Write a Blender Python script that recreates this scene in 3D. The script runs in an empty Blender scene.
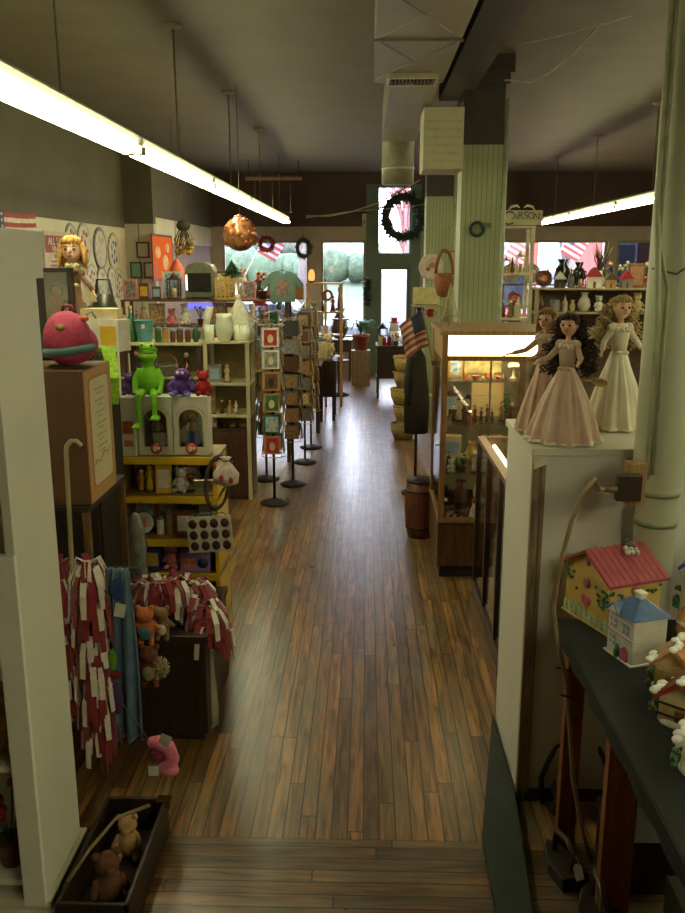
EXPO = 0.55
import bpy, math, random
from mathutils import Vector, Matrix
PI = math.pi
C = bpy.context.scene.collection
random.seed(7)
# ---------------------------------------------------------------- camera geometry
F, TH, PS, H = 850.0, math.radians(13.05), math.radians(1.61), 2.3
fw = Vector((-math.sin(PS)*math.cos(TH), math.cos(PS)*math.cos(TH), -math.sin(TH)))
rt = Vector((math.cos(PS), math.sin(PS), 0.0))
up = rt.cross(fw)
def ray(px, py): return fw + rt*((px-342.5)/F) - up*((py-456.5)/F)
def Pt(px, py, Y):
    d = ray(px, py); t = Y/d.y; return Vector((d.x*t, Y, H+d.z*t))
def PX(px, py, X):
    d = ray(px, py); t = X/d.x; return Vector((X, d.y*t, H+d.z*t))
def G(px, py, Z=0.0):
    d = ray(px, py); t = (Z-H)/d.z; return Vector((d.x*t, d.y*t, Z))
# ---------------------------------------------------------------- materials
def lin(c): return tuple(((v/255.0)/12.92 if v/255.0 <= .04045 else ((v/255.0+.055)/1.055)**2.4) for v in c)
_m = {}
def M(c, rough=.6, metal=0.0, noise=.18, scale=14, bump=0.0, sheen=0, trans=0):
    key = (tuple(c), rough, metal, noise, scale, bump, sheen, trans)
    if key in _m: return _m[key]
    m = bpy.data.materials.new('paint_%d_%d_%d' % tuple(int(v) for v in c)); m.use_nodes = True
    nt = m.node_tree; p = nt.nodes['Principled BSDF']
    l = lin(c)
    p.inputs['Roughness'].default_value = rough; p.inputs['Metallic'].default_value = metal
    if trans: p.inputs['Transmission Weight'].default_value = trans
    if sheen: p.inputs['Sheen Weight'].default_value = sheen
    tc = nt.nodes.new('ShaderNodeTexCoord')
    n = nt.nodes.new('ShaderNodeTexNoise'); n.inputs['Scale'].default_value = scale; n.inputs['Detail'].default_value = 4
    nt.links.new(tc.outputs['Object'], n.inputs['Vector'])
    r = nt.nodes.new('ShaderNodeValToRGB')
    r.color_ramp.elements[0].position = .3; r.color_ramp.elements[1].position = .7
    r.color_ramp.elements[0].color = (*[v*(1-noise) for v in l], 1); r.color_ramp.elements[1].color = (*[min(1, v*(1+noise)) for v in l], 1)
    nt.links.new(n.outputs['Fac'], r.inputs['Fac']); nt.links.new(r.outputs['Color'], p.inputs['Base Color'])
    if bump:
        b = nt.nodes.new('ShaderNodeBump'); b.inputs['Strength'].default_value = bump; b.inputs['Distance'].default_value = .01
        nt.links.new(n.outputs['Fac'], b.inputs['Height']); nt.links.new(b.outputs['Normal'], p.inputs['Normal'])
    _m[key] = m; return m
def wood(c, c2, rough=.45, axis=2, scale=5):
    key = ('w', tuple(c), tuple(c2), rough, axis, scale)
    if key in _m: return _m[key]
    m = bpy.data.materials.new('wood_%d_%d_%d' % tuple(c)); m.use_nodes = True
    nt = m.node_tree; p = nt.nodes['Principled BSDF']; p.inputs['Roughness'].default_value = rough
    tc = nt.nodes.new('ShaderNodeTexCoord'); mp = nt.nodes.new('ShaderNodeMapping')
    s = [scale*5]*3; s[axis] = scale*.5; mp.inputs['Scale'].default_value = s
    n = nt.nodes.new('ShaderNodeTexNoise'); n.inputs['Scale'].default_value = 2; n.inputs['Detail'].default_value = 6; n.inputs['Distortion'].default_value = .6
    r = nt.nodes.new('ShaderNodeValToRGB'); r.color_ramp.elements[0].position = .3; r.color_ramp.elements[1].position = .72
    r.color_ramp.elements[0].color = (*lin(c2), 1); r.color_ramp.elements[1].color = (*lin(c), 1)
    nt.links.new(tc.outputs['Object'], mp.inputs['Vector']); nt.links.new(mp.outputs['Vector'], n.inputs['Vector'])
    nt.links.new(n.outputs['Fac'], r.inputs['Fac']); nt.links.new(r.outputs['Color'], p.inputs['Base Color'])
    _m[key] = m; return m
def emit(c, s):
    key = ('e', tuple(c), s)
    if key in _m: return _m[key]
    m = bpy.data.materials.new('lamp_glow'); m.use_nodes = True; nt = m.node_tree; nt.nodes.clear()
    e = nt.nodes.new('ShaderNodeEmission'); o = nt.nodes.new('ShaderNodeOutputMaterial')
    e.inputs['Color'].default_value = (*lin(c), 1); e.inputs['Strength'].default_value = s
    nt.links.new(e.outputs[0], o.inputs[0]); _m[key] = m; return m
def pane_mat(tint=(1, 1, 1), gloss=.08, name='clear_glass'):
    if name in _m: return _m[name]
    m = bpy.data.materials.new(name); m.use_nodes = True; nt = m.node_tree; nt.nodes.clear()
    t = nt.nodes.new('ShaderNodeBsdfTransparent'); t.inputs[0].default_value = (*tint, 1)
    g = nt.nodes.new('ShaderNodeBsdfGlossy'); g.inputs['Roughness'].default_value = .04
    mx = nt.nodes.new('ShaderNodeMixShader'); o = nt.nodes.new('ShaderNodeOutputMaterial')
    lw = nt.nodes.new('ShaderNodeLayerWeight'); lw.inputs[0].default_value = .25
    mu = nt.nodes.new('ShaderNodeMath'); mu.operation = 'MULTIPLY_ADD'; mu.inputs[1].default_value = .5; mu.inputs[2].default_value = gloss
    nt.links.new(lw.outputs['Fresnel'], mu.inputs[0]); nt.links.new(mu.outputs[0], mx.inputs[0])
    nt.links.new(t.outputs[0], mx.inputs[1]); nt.links.new(g.outputs[0], mx.inputs[2]); nt.links.new(mx.outputs[0], o.inputs[0])
    _m[name] = m; return m
GLASS = pane_mat(); PLASTIC = pane_mat((.86, .86, .84), .2, 'clear_plastic')
# ---------------------------------------------------------------- mesh building
class B:
    def __init__(s): s.v = []; s.f = []; s.mi = []; s.sm = []; s.m = 0
    def add(s, vs, fs, smooth=False):
        o = len(s.v); s.v += [tuple(v) for v in vs]
        for f in fs: s.f.append([i+o for i in f]); s.mi.append(s.m); s.sm.append(smooth)
        return s
    def box(s, x0, x1, y0, y1, z0, z1):
        if x0 > x1: x0, x1 = x1, x0
        if y0 > y1: y0, y1 = y1, y0
        return s.add([(x0,y0,z0),(x1,y0,z0),(x1,y1,z0),(x0,y1,z0),(x0,y0,z1),(x1,y0,z1),(x1,y1,z1),(x0,y1,z1)],
                     [(0,3,2,1),(4,5,6,7),(0,1,5,4),(1,2,6,5),(2,3,7,6),(3,0,4,7)])
    def prism(s, poly, a0, a1, axis=1):          # poly of (u,v) extruded along an axis
        n = len(poly)
        mk = {0: lambda u, v, a: (a, u, v), 1: lambda u, v, a: (u, a, v), 2: lambda u, v, a: (u, v, a)}[axis]
        vs = [mk(u, v, a0) for u, v in poly] + [mk(u, v, a1) for u, v in poly]
        return s.add(vs, [tuple(range(n)), tuple(range(2*n-1, n-1, -1))] + [(i, i+n, (i+1) % n+n, (i+1) % n) for i in range(n)])
    def lathe(s, prof, c=(0,0,0), n=16, sx=1, sy=1, pleat=None):
        vs = []; fs = []
        for k, (r, z) in enumerate(prof):
            for i in range(n):
                a = 2*PI*i/n; q = r*(1+(pleat(a, k/(len(prof)-1)) if pleat else 0))
                vs.append((c[0]+q*sx*math.cos(a), c[1]+q*sy*math.sin(a), c[2]+z))
        for k in range(len(prof)-1):
            for i in range(n): fs.append((k*n+i, k*n+(i+1) % n, (k+1)*n+(i+1) % n, (k+1)*n+i))
        fs.append(tuple(range(n-1, -1, -1))); fs.append(tuple((len(prof)-1)*n+i for i in range(n)))
        return s.add(vs, fs, True)
    def cyl(s, p0, p1, r0, r1=None, n=10): return s.tube([p0, p1], [r0, r0 if r1 is None else r1], n)
    def tube(s, pts, r, n=8):
        pts = [Vector(p) for p in pts]
        if not isinstance(r, (list, tuple)): r = [r]*len(pts)
        vs = []; fs = []; pu = None
        for k, p in enumerate(pts):
            d = (pts[min(k+1, len(pts)-1)]-pts[max(k-1, 0)])
            d = d.normalized() if d.length > 1e-9 else Vector((0,0,1))
            u = (pu - d*pu.dot(d)) if pu is not None else d.cross(Vector((0,0,1)) if abs(d.z) < .9 else Vector((1,0,0)))
            if u.length < 1e-6: u = d.cross(Vector((1,.3,.2)))
            u.normalize(); pu = u; w = d.cross(u)
            for i in range(n):
                a = 2*PI*i/n; vs.append(p+(u*math.cos(a)+w*math.sin(a))*r[k])
        for k in range(len(pts)-1):
            for i in range(n): fs.append((k*n+i, k*n+(i+1) % n, (k+1)*n+(i+1) % n, (k+1)*n+i))
        fs.append(tuple(range(n-1, -1, -1))); fs.append(tuple((len(pts)-1)*n+i for i in range(n)))
        return s.add(vs, fs, True)
    def ribbon(s, pts, w, side=(1,0,0), t=.002):
        side = Vector(side).normalized(); vs = []; fs = []
        pts = [Vector(p) for p in pts]
        for k, p in enumerate(pts):
            d = (pts[min(k+1, len(pts)-1)]-pts[max(k-1, 0)]).normalized(); nn = d.cross(side)
            nn = nn.normalized() if nn.length > 1e-6 else Vector((0,1,0))
            ww = w if not isinstance(w, (list, tuple)) else w[k]
            vs += [p-side*ww/2-nn*t/2, p+side*ww/2-nn*t/2, p+side*ww/2+nn*t/2, p-side*ww/2+nn*t/2]
        for k in range(len(pts)-1):
            for i in range(4): fs.append((k*4+i, k*4+(i+1) % 4, (k+1)*4+(i+1) % 4, (k+1)*4+i))
        e = (len(pts)-1)*4; fs += [(3,2,1,0), (e, e+1, e+2, e+3)]
        return s.add(vs, fs)
    def ball(s, c, r, n=14, rings=9):
        if not isinstance(r, (list, tuple)): r = (r, r, r)
        vs = [(c[0], c[1], c[2]-r[2])]; fs = []
        for k in range(1, rings):
            b = -PI/2+PI*k/rings
            for i in range(n):
                a = 2*PI*i/n; vs.append((c[0]+r[0]*math.cos(b)*math.cos(a), c[1]+r[1]*math.cos(b)*math.sin(a), c[2]+r[2]*math.sin(b)))
        vs.append((c[0], c[1], c[2]+r[2])); t = len(vs)-1
        for i in range(n): fs.append((0, 1+(i+1) % n, 1+i)); fs.append((t, t-n+i, t-n+(i+1) % n))
        for k in range(rings-2):
            for i in range(n): fs.append((1+k*n+i, 1+k*n+(i+1) % n, 1+(k+1)*n+(i+1) % n, 1+(k+1)*n+i))
        return s.add(vs, fs, True)
    def torus(s, c, R, r, axis='y', n=24, k=8, wob=0):
        pts = []
        for i in range(n+1):
            a = 2*PI*i/n; u, w = R*math.cos(a), R*math.sin(a)
            pts.append({'y': (c[0]+u, c[1], c[2]+w), 'z': (c[0]+u, c[1]+w, c[2]), 'x': (c[0], c[1]+u, c[2]+w)}[axis])
        return s.tube(pts, r, k)
    def turn(s, mat, frm=0):
        for i in range(frm, len(s.v)): s.v[i] = tuple(mat @ Vector(s.v[i]))
        return s
def obj(name, b, mats, parent=None, bevel=0, remesh=0, label=None):
    me = bpy.data.meshes.new(name); me.from_pydata(b.v, [], b.f)
    for m in (mats if isinstance(mats, (list, tuple)) else [mats]): me.materials.append(m)
    me.polygons.foreach_set('material_index', b.mi); me.polygons.foreach_set('use_smooth', b.sm); me.update()
    o = bpy.data.objects.new(name, me); C.objects.link(o)
    if parent: o.parent = parent
    if bevel:
        d = o.modifiers.new('bevel', 'BEVEL'); d.width = bevel; d.segments = 2; d.limit_method = 'ANGLE'
    if remesh:
        d = o.modifiers.new('remesh', 'REMESH'); d.mode = 'VOXEL'; d.voxel_size = remesh; d.use_smooth_shade = True
        e = o.modifiers.new('smooth', 'SMOOTH'); e.iterations = 3; e.factor = .5
    if label: o['label'] = label
    return o
def tag(o, label, cat, group=None, kind=None):
    n = len(label.split())
    if n < 4 or n > 16: print('LABEL LENGTH', n, label)
    o['label'] = label; o['category'] = cat
    if group: o['group'] = group
    if kind: o['kind'] = kind
    return o
def thing(name, label, cat, loc=(0,0,0), rz=0, group=None, tilt=(0,0)):
    o = bpy.data.objects.new(name, None); o.empty_display_size = .05; C.objects.link(o)
    o.location = loc; o.rotation_euler = (tilt[0], tilt[1], rz); return tag(o, label, cat, group)
def one(name, b, mats, label, cat, loc=(0,0,0), rz=0, group=None, bevel=0, remesh=0, kind=None, tilt=(0,0)):
    o = obj(name, b, mats, None, bevel, remesh); o.location = loc; o.rotation_euler = (tilt[0], tilt[1], rz)
    return tag(o, label, cat, group, kind)
def struct(name, b, mats, parent=None, bevel=0):
    o = obj(name, b, mats, parent, bevel); 
    o['kind'] = 'structure'; return o
def text(s, size, mat, parent, loc, rot=(PI/2,0,0), name='lettering', depth=.002, align='CENTER', sx=1):
    cu = bpy.data.curves.new(name, 'FONT'); cu.body = s; cu.size = size; cu.extrude = depth; cu.align_x = align; cu.align_y = 'CENTER'
    cu.materials.append(mat); t = bpy.data.objects.new(name+'_outline', cu); C.objects.link(t)
    dg = bpy.context.evaluated_depsgraph_get(); me = bpy.data.meshes.new_from_object(t.evaluated_get(dg)); bpy.data.objects.remove(t); bpy.data.curves.remove(cu)
    me.name = name; o = bpy.data.objects.new(name, me); C.objects.link(o)
    o.location = loc; o.rotation_euler = rot; o.scale = (sx, 1, 1); o.parent = parent; return o
def dup(root, loc, rz, label):
    def cp(o, par):
        c = o.copy(); C.objects.link(c); c.parent = par
        for ch in kids.get(o, []): cp(ch, c)
        return c
    kids = {}
    for o in list(bpy.data.objects):
        if o.parent: kids.setdefault(o.parent, []).append(o)
    c = cp(root, None); c.location = loc; c.rotation_euler = (0, 0, rz); c['label'] = label; return c
def asm(name, pieces, label, cat, loc, rz=0, group=None, detail=True, tilt=(0,0)):
    """pieces: (part name, B, material); detailed things get parts, small far ones one mesh"""
    if detail and len(pieces) > 1:
        r = thing(name, label, cat, loc, rz, group, tilt)
        for p in pieces: obj(p[0], p[1], p[2], r, *(p[3:4]))
        return r
    b = B(); mats = []
    for k, p in enumerate(pieces):
        b.m = k; mats.append(p[2]); b.add(p[1].v, p[1].f); b.sm[-len(p[1].f):] = p[1].sm
    return one(name, b, mats, label, cat, loc, rz, group, tilt=tilt)
ORD = ['first','second','third','fourth','fifth','sixth','seventh','eighth','ninth','tenth','eleventh','twelfth','thirteenth','fourteenth','fifteenth','sixteenth',
       'seventeenth','eighteenth','nineteenth','twentieth','twenty-first','twenty-second','twenty-third','twenty-fourth','twenty-fifth','twenty-sixth']
COL = {'white':(205,200,185),'cream':(200,180,135),'red':(150,25,25),'cobalt blue':(35,50,130),'green':(45,90,45),'brown':(90,55,30),'black':(25,22,22),
       'yellow':(205,165,50),'pink':(205,120,130),'grey':(120,118,112),'teal':(50,125,125),'orange':(200,95,30),'gold':(170,130,50),'purple':(85,50,120),'pale blue':(140,165,185),'tan':(160,125,80)}
SKIN = M((215,165,130), .5)
def col(n): return M(COL[n], .45)
# ---- small goods; each returns (name, category, words, pieces, width)
def g_figurine(h, c, r):
    w = h*.34; b0 = B().lathe([(w*.5,0),(w*.5,h*.05),(w*.42,h*.07)], n=12)
    b1 = B().lathe([(w*.42,h*.07),(w*.36,h*.3),(w*.2,h*.5),(w*.27,h*.64),(w*.24,h*.72),(w*.08,h*.78)], n=12)
    for sg in (-1, 1): b1.tube([(sg*w*.24,0,h*.7),(sg*w*.42,-w*.1,h*.55),(sg*w*.18,-w*.32,h*.5)], [w*.09,w*.08,w*.06], 6)
    b2 = B().ball((0,0,h*.86), h*.095, 10, 7); b3 = B().ball((0,w*.06,h*.89), (h*.1,h*.1,h*.09), 10, 7)
    c2 = r.choice(['brown','black','gold','white'])
    return 'figurine','figurine','figurine',[('base',b0,col('brown')),('body',b1,col(c)),('head',b2,SKIN),('hair',b3,col(c2))],w
def g_bottle(h, c, r):
    w = h*r.uniform(.28,.4)
    return 'glass_bottle','bottle','glass bottle',[('body',B().lathe([(w*.45,0),(w*.5,h*.05),(w*.5,h*.55),(w*.18,h*.72),(w*.15,h*.9)],n=14),M(COL[c],.08)),('cap',B().lathe([(w*.18,h*.88),(w*.2,h*.9),(w*.18,h)],n=10),col('gold'))],w
def g_vase(h, c, r):
    w = h*r.uniform(.45,.7)
    return 'vase','vase','ceramic vase',[('body',B().lathe([(w*.28,0),(w*.5,h*.3),(w*.42,h*.6),(w*.2,h*.8),(w*.32,h),(w*.28,h),(w*.15,h*.8)],n=16),M(COL[c],.2))],w
def g_mug(h, c, r):
    h = min(h,.13); w = h*.85
    b = B().lathe([(w*.42,0),(w*.5,h*.1),(w*.5,h),(w*.44,h),(w*.42,h*.15)],n=16)
    hd = B().torus((w*.55,0,h*.5), h*.26, h*.05, 'y', 14, 6)
    return 'mug','mug','mug',[('cup',b,M(COL[c],.25)),('handle',hd,M(COL[c],.25))],w*1.4
def g_box(h, c, r):
    w = h*r.uniform(.5,.9); d = min(w,.1)
    b = B().box(-w/2,w/2,-d/2,d/2,0,h); l = B().box(-w*.38,w*.38,-d/2-.002,-d/2,h*.2,h*.8)
    return 'gift_box','box','printed box',[('carton',b,col(c)),('label_panel',l,col(r.choice(['white','cream','yellow','pale blue'])))],w
def g_frame(h, c, r):
    w = h*.75; t = h*.09
    b = B().box(-w/2,w/2,-.008,.008,0,t).box(-w/2,w/2,-.008,.008,h-t,h).box(-w/2,-w/2+t,-.008,.008,t,h-t).box(w/2-t,w/2,-.008,.008,t,h-t)
    q = B().box(-w/2+t,w/2-t,-.002,.004,t,h-t); s = B().prism([(0,0),(.06,0),(0,h*.7)],-.006,.006,0)
    s = B().box(-.01,.01,.006,.03,0,h*.6)
    pic = M(COL[r.choice(['cream','pale blue','grey','tan','green'])], .3, 0, .9, 30)
    return 'picture_frame','picture frame','picture frame',[('moulding',b,M(COL[c],.3)),('picture',q,pic),('easel_back',s,col('black'))],w
def g_plate(h, c, r):
    h = min(h,.26); R = h/2
    b = B(); b.lathe([(0.001,0),(R*.6,.004),(R,.02),(R*.97,.024),(R*.58,.009),(0.001,.006)],n=24); b.turn(Matrix.Translation((0,0,R+.005))@Matrix.Rotation(PI/2-.12,4,'X')@Matrix.Rotation(0,4,'Y'))
    q = B().lathe([(0.001,.0065),(R*.45,.0115),(R*.45,.0095)],n=20); q.turn(Matrix.Translation((0,0,R+.005))@Matrix.Rotation(PI/2-.12,4,'X'))
    s = B().box(-.03,.03,-.03,.035,0,.006).tube([(0,.03,0),(0,.04,R)],.004,6)
    return 'display_plate','plate','china plate',[('plate',b,M(COL[c],.15)),('painted_centre',q,M((190,120,100),.2,0,.8,40)),('stand',s,col('brown'))],h
def g_bear(h, c, r):
    w = h*.7
    b = B().ball((0,0,h*.33),(w*.36,w*.32,h*.33),12,8)
    for sg in (-1,1):
        b.tube([(sg*w*.2,0,h*.12),(sg*w*.3,-w*.45,h*.1)],[w*.14,w*.12],8); b.tube([(sg*w*.25,0,h*.5),(sg*w*.42,-w*.25,h*.3)],[w*.1,w*.09],8)
    hd = B().ball((0,-.01*h,h*.77),(w*.3,w*.28,h*.21),12,8).ball((0,-w*.27,h*.72),w*.12,8,6)
    for sg in (-1,1): hd.ball((sg*w*.24,0,h*.94),w*.1,8,6)
    return 'plush_bear','soft toy','plush bear',[('body',b,M(COL[c],.9,0,.25,40,.4)),('head',hd,M(COL[c],.9,0,.25,40,.4))],w
def g_candle(h, c, r):
    w = h*.4
    return 'candle_jar','candle','candle jar',[('jar',B().lathe([(w*.45,0),(w*.5,h*.05),(w*.5,h*.7),(w*.42,h*.78)],n=14),M(COL[c],.1)),('lid',B().lathe([(w*.46,h*.78),(w*.48,h*.9),(w*.1,h*.94),(w*.12,h)],n=12),col('grey'))],w
def g_book(h, c, r):
    w = h*.7
    return 'book','book','standing book',[('cover',B().box(-w/2,w/2,-.012,.012,0,h),col(c)),('title_panel',B().box(-w*.35,w*.35,-.0135,-.012,h*.55,h*.85),col('cream'))],w
def g_flowers(h, c, r):
    w = h*.7; pot = B().lathe([(w*.18,0),(w*.25,h*.3),(w*.27,h*.32),(w*.2,h*.3)],n=12); st = B(); bl = B()
    for i in range(9):
        a = r.uniform(0,2*PI); q = r.uniform(.1,.42)*w; z = h*r.uniform(.65,.95); p = (q*math.cos(a), q*math.sin(a), z)
        st.tube([(0,0,h*.28),(p[0]*.6,p[1]*.6,z*.7),p],.003,5); bl.ball(p, h*.07, 8, 5)
    return 'flower_pot','silk flowers','pot of silk flowers',[('pot',pot,col('brown')),('stems',st,col('green')),('blossoms',bl,col(c))],w
def g_house(h, c, r):
    w = h*.8
    return 'model_house','model house','little model house',[('walls',B().box(-w*.4,w*.4,-w*.3,w*.3,0,h*.55),col(c)),('roof',B().prism([(-w*.5,h*.52),(w*.5,h*.52),(0,h)],-w*.36,w*.36,1),col(r.choice(['brown','red','white']))),('door',B().box(-w*.08,w*.08,-w*.31,-w*.3,0,h*.3),col('brown'))],w
def g_bell(h, c, r):
    w = h*.7
    return 'hand_bell','bell','brass-handled bell',[('bell',B().lathe([(w*.5,0),(w*.4,h*.15),(w*.28,h*.45),(w*.1,h*.55)],n=14),M(COL[c],.25,.3)),('handle',B().lathe([(w*.06,h*.55),(w*.1,h*.75),(w*.05,h*.9),(w*.09,h)],n=10),M(COL['gold'],.3,.9))],w
def g_basket(h, c, r):
    w = h*1.1
    return 'wicker_basket','basket','wicker basket',[('bowl',B().lathe([(w*.35,0),(w*.48,h*.45),(w*.5,h*.5),(w*.45,h*.5),(w*.32,h*.05)],n=16),M(COL[c],.7,0,.4,60,.6)),('handle',B().tube([(w*.47*math.cos(PI*i/10),0,h*.45+h*.5*math.sin(PI*i/10)) for i in range(11)],h*.03,6),col('tan'))],w
def g_lantern(h, c, r):
    w = h*.45
    b = B().box(-w/2,w/2,-w/2,w/2,0,h*.06).box(-w/2,w/2,-w/2,w/2,h*.72,h*.78).lathe([(w*.45,h*.78),(w*.1,h*.95),(w*.04,h)],n=4)
    for sx in (-1,1):
        for sy in (-1,1): b.box(sx*w*.45-w*.04,sx*w*.45+w*.04,sy*w*.45-w*.04,sy*w*.45+w*.04,.06*h,.72*h)
    return 'candle_lantern','lantern','metal lantern',[('cage',b,M(COL[c],.4,.5)),('candle',B().lathe([(w*.2,h*.06),(w*.2,h*.4)],n=10),col('cream'))],w
KINDS = dict(figurine=g_figurine,bottle=g_bottle,vase=g_vase,mug=g_mug,box=g_box,frame=g_frame,plate=g_plate,bear=g_bear,candle=g_candle,book=g_book,flowers=g_flowers,house=g_house,bell=g_bell,basket=g_basket,lantern=g_lantern)
def item(kind, h, c, label, loc, rz=0, seed=1, group=None, detail=True):
    n, cat, w, pcs, wd = KINDS[kind](h, c, random.Random(seed)); return asm(n, pcs, label, cat, loc, rz, group, detail)
def fill(where, x0, x1, y, z, hmin, hmax, seed, kinds, cols, detail=False, gap=.02, jy=.03, rz=0, group=None, along='x'):
    r = random.Random(seed); u = x0; k = 0; todo = []
    while True:
        kd = r.choice(kinds.split()); c = r.choice(cols.split(',')); h = r.uniform(hmin, hmax)
        n, cat, w, pcs, wd = KINDS[kd](h, c, r)
        if u+wd > x1: break
        todo.append((n, cat, w, pcs, wd, c, u+wd/2)); u += wd+gap*r.uniform(.3,1.6)
        if len(todo) > 24: break
    for k, (n, cat, w, pcs, wd, c, uc) in enumerate(todo):
        loc = (uc, y+r.uniform(-jy, jy), z) if along == 'x' else (y+r.uniform(-jy, jy), uc, z)
        lab = f'{c} {w}, {ORD[k]} from left {where}' if along == 'x' else f'{c} {w}, {ORD[k]} from near end {where}'
        asm(n, pcs, lab, cat, loc, rz+r.uniform(-.2,.2), group or ('goods '+where), detail)
# ================================================================ SETTING
def floor_mat(along, dark=1.0):
    m = bpy.data.materials.new('worn_boards'); m.use_nodes = True; nt = m.node_tree; p = nt.nodes['Principled BSDF']
    N = nt.nodes.new; L = nt.links.new
    tc = N('ShaderNodeTexCoord'); sp = N('ShaderNodeSeparateXYZ'); L(tc.outputs['Object'], sp.inputs[0])
    U, V = (sp.outputs['X'], sp.outputs['Y']) if along == 'y' else (sp.outputs['Y'], sp.outputs['X'])
    def ma(op, a, b=None, c=None):
        q = N('ShaderNodeMath'); q.operation = op
        for i, v in enumerate((a, b, c)):
            if v is None: continue
            if isinstance(v, (int, float)): q.inputs[i].default_value = v
            else: L(v, q.inputs[i])
        return q.outputs[0]
    un = ma('DIVIDE', U, .066); idx = ma('FLOOR', un); fr = ma('FRACT', un)
    wn = N('ShaderNodeTexWhiteNoise'); wn.noise_dimensions = '1D'; L(idx, wn.inputs['W'])
    vv = ma('ADD', ma('DIVIDE', V, 1.7), ma('MULTIPLY', wn.outputs['Value'], 7.3)); vi = ma('FLOOR', vv); vf = ma('FRACT', vv)
    w2 = N('ShaderNodeTexWhiteNoise'); w2.noise_dimensions = '2D'; cb = N('ShaderNodeCombineXYZ'); L(idx, cb.inputs[0]); L(vi, cb.inputs[1]); L(cb.outputs[0], w2.inputs['Vector'])
    edge = ma('MINIMUM', fr, ma('SUBTRACT', 1.0, fr)); gap = ma('LESS_THAN', edge, .05)
    gap2 = ma('LESS_THAN', ma('MINIMUM', vf, ma('SUBTRACT', 1.0, vf)), .002); gp = ma('MAXIMUM', gap, gap2)
    cg = N('ShaderNodeCombineXYZ'); L(ma('MULTIPLY', U, 40.0), cg.inputs[0]); L(ma('MULTIPLY', V, 3.0), cg.inputs[1]); L(ma('MULTIPLY', w2.outputs['Value'], 20.0), cg.inputs[2])
    gr = N('ShaderNodeTexNoise'); gr.inputs['Scale'].default_value = 1.0; gr.inputs['Detail'].default_value = 6; gr.inputs['Distortion'].default_value = .8; L(cg.outputs[0], gr.inputs['Vector'])
    r1 = N('ShaderNodeValToRGB'); L(gr.outputs['Fac'], r1.inputs['Fac'])
    r1.color_ramp.elements[0].position = .3; r1.color_ramp.elements[0].color = (*lin((54,37,16)), 1)
    r1.color_ramp.elements[1].position = .75; r1.color_ramp.elements[1].color = (*lin((164,112,52)), 1)
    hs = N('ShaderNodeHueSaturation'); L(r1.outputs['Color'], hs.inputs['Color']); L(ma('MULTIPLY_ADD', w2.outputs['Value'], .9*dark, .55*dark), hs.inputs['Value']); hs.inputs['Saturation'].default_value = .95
    L(ma('MULTIPLY_ADD', wn.outputs['Value'], .012, .496), hs.inputs['Hue'])
    # worn grey-green paint remains
    pn = N('ShaderNodeTexNoise'); pn.inputs['Scale'].default_value = 1.0; pn.inputs['Detail'].default_value = 5
    cp = N('ShaderNodeCombineXYZ'); L(ma('MULTIPLY', U, 5.0), cp.inputs[0]); L(ma('MULTIPLY', V, 1.6), cp.inputs[1]); L(ma('MULTIPLY', idx, .23), cp.inputs[2]); L(cp.outputs[0], pn.inputs['Vector'])
    r2 = N('ShaderNodeValToRGB'); r2.color_ramp.elements[0].position = .47; r2.color_ramp.elements[1].position = .68; r2.color_ramp.elements[0].color = (0,0,0,1); r2.color_ramp.elements[1].color = (.6,.6,.6,1)
    L(pn.outputs['Fac'], r2.inputs['Fac'])
    mx = N('ShaderNodeMix'); mx.data_type = 'RGBA'; L(r2.outputs['Color'], mx.inputs['Factor']); L(hs.outputs['Color'], mx.inputs['A']); mx.inputs['B'].default_value = (*lin((100,100,80)), 1)
    m2 = N('ShaderNodeMix'); m2.data_type = 'RGBA'; L(ma('MULTIPLY', gp, .85), m2.inputs['Factor']); L(mx.outputs['Result'], m2.inputs['A']); m2.inputs['B'].default_value = (.004,.003,.002,1)
    L(m2.outputs['Result'], p.inputs['Base Color'])
    rn = N('ShaderNodeTexNoise'); rn.inputs['Scale'].default_value = 9; L(tc.outputs['Object'], rn.inputs['Vector'])
    L(ma('MULTIPLY_ADD', rn.outputs['Fac'], .3, .2), p.inputs['Roughness']); p.inputs['Coat Weight'].default_value = .55; p.inputs['Coat Roughness'].default_value = .3; p.inputs['Specular IOR Level'].default_value = .35
    bp = N('ShaderNodeBump'); bp.inputs['Strength'].default_value = .35; bp.inputs['Distance'].default_value = .004
    L(ma('SUBTRACT', ma('MULTIPLY', gr.outputs['Fac'], .5), ma('MULTIPLY', gp, 1.0)), bp.inputs['Height']); L(bp.outputs['Normal'], p.inputs['Normal'])
    return m
XL, XR, YN, YF, ZC = -3.5, 6.0, -1.6, 17.3, 3.92
struct('floor', B().box(XL-.2, XR+.2, 3.02, YF+.2, -.1, 0), floor_mat('y'))
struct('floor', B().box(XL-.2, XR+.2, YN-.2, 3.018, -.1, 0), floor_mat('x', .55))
DARK = M((88,80,56), .7, 0, .12, 2)
struct('ceiling', B().box(XL-.2, XR+.2, YN-.2, YF+.2, ZC, ZC+.12), DARK)
CREAM = M((206,198,170), .7, 0, .06, 3)
b = B(); b.box(XL-.15, XL, YN, 12.6, 0, 2.74); b.m = 1; b.box(XL-.15, XL, YN, 12.6, 2.74, ZC)
struct('wall_left', b, [CREAM, DARK])
MAUVE = M((146,122,112), .7, 0, .1, 3)
b = B(); b.box(XL-.15, -3.1, 12.75, YF, 0, 2.55); b.m = 1; b.box(XL-.15, -3.1, 12.75, YF, 2.9, ZC); b.m = 2; b.box(XL-.15, -3.08, 12.75, YF, 2.55, 2.9)
struct('wall_left_far', b, [MAUVE, DARK, CREAM])
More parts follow.
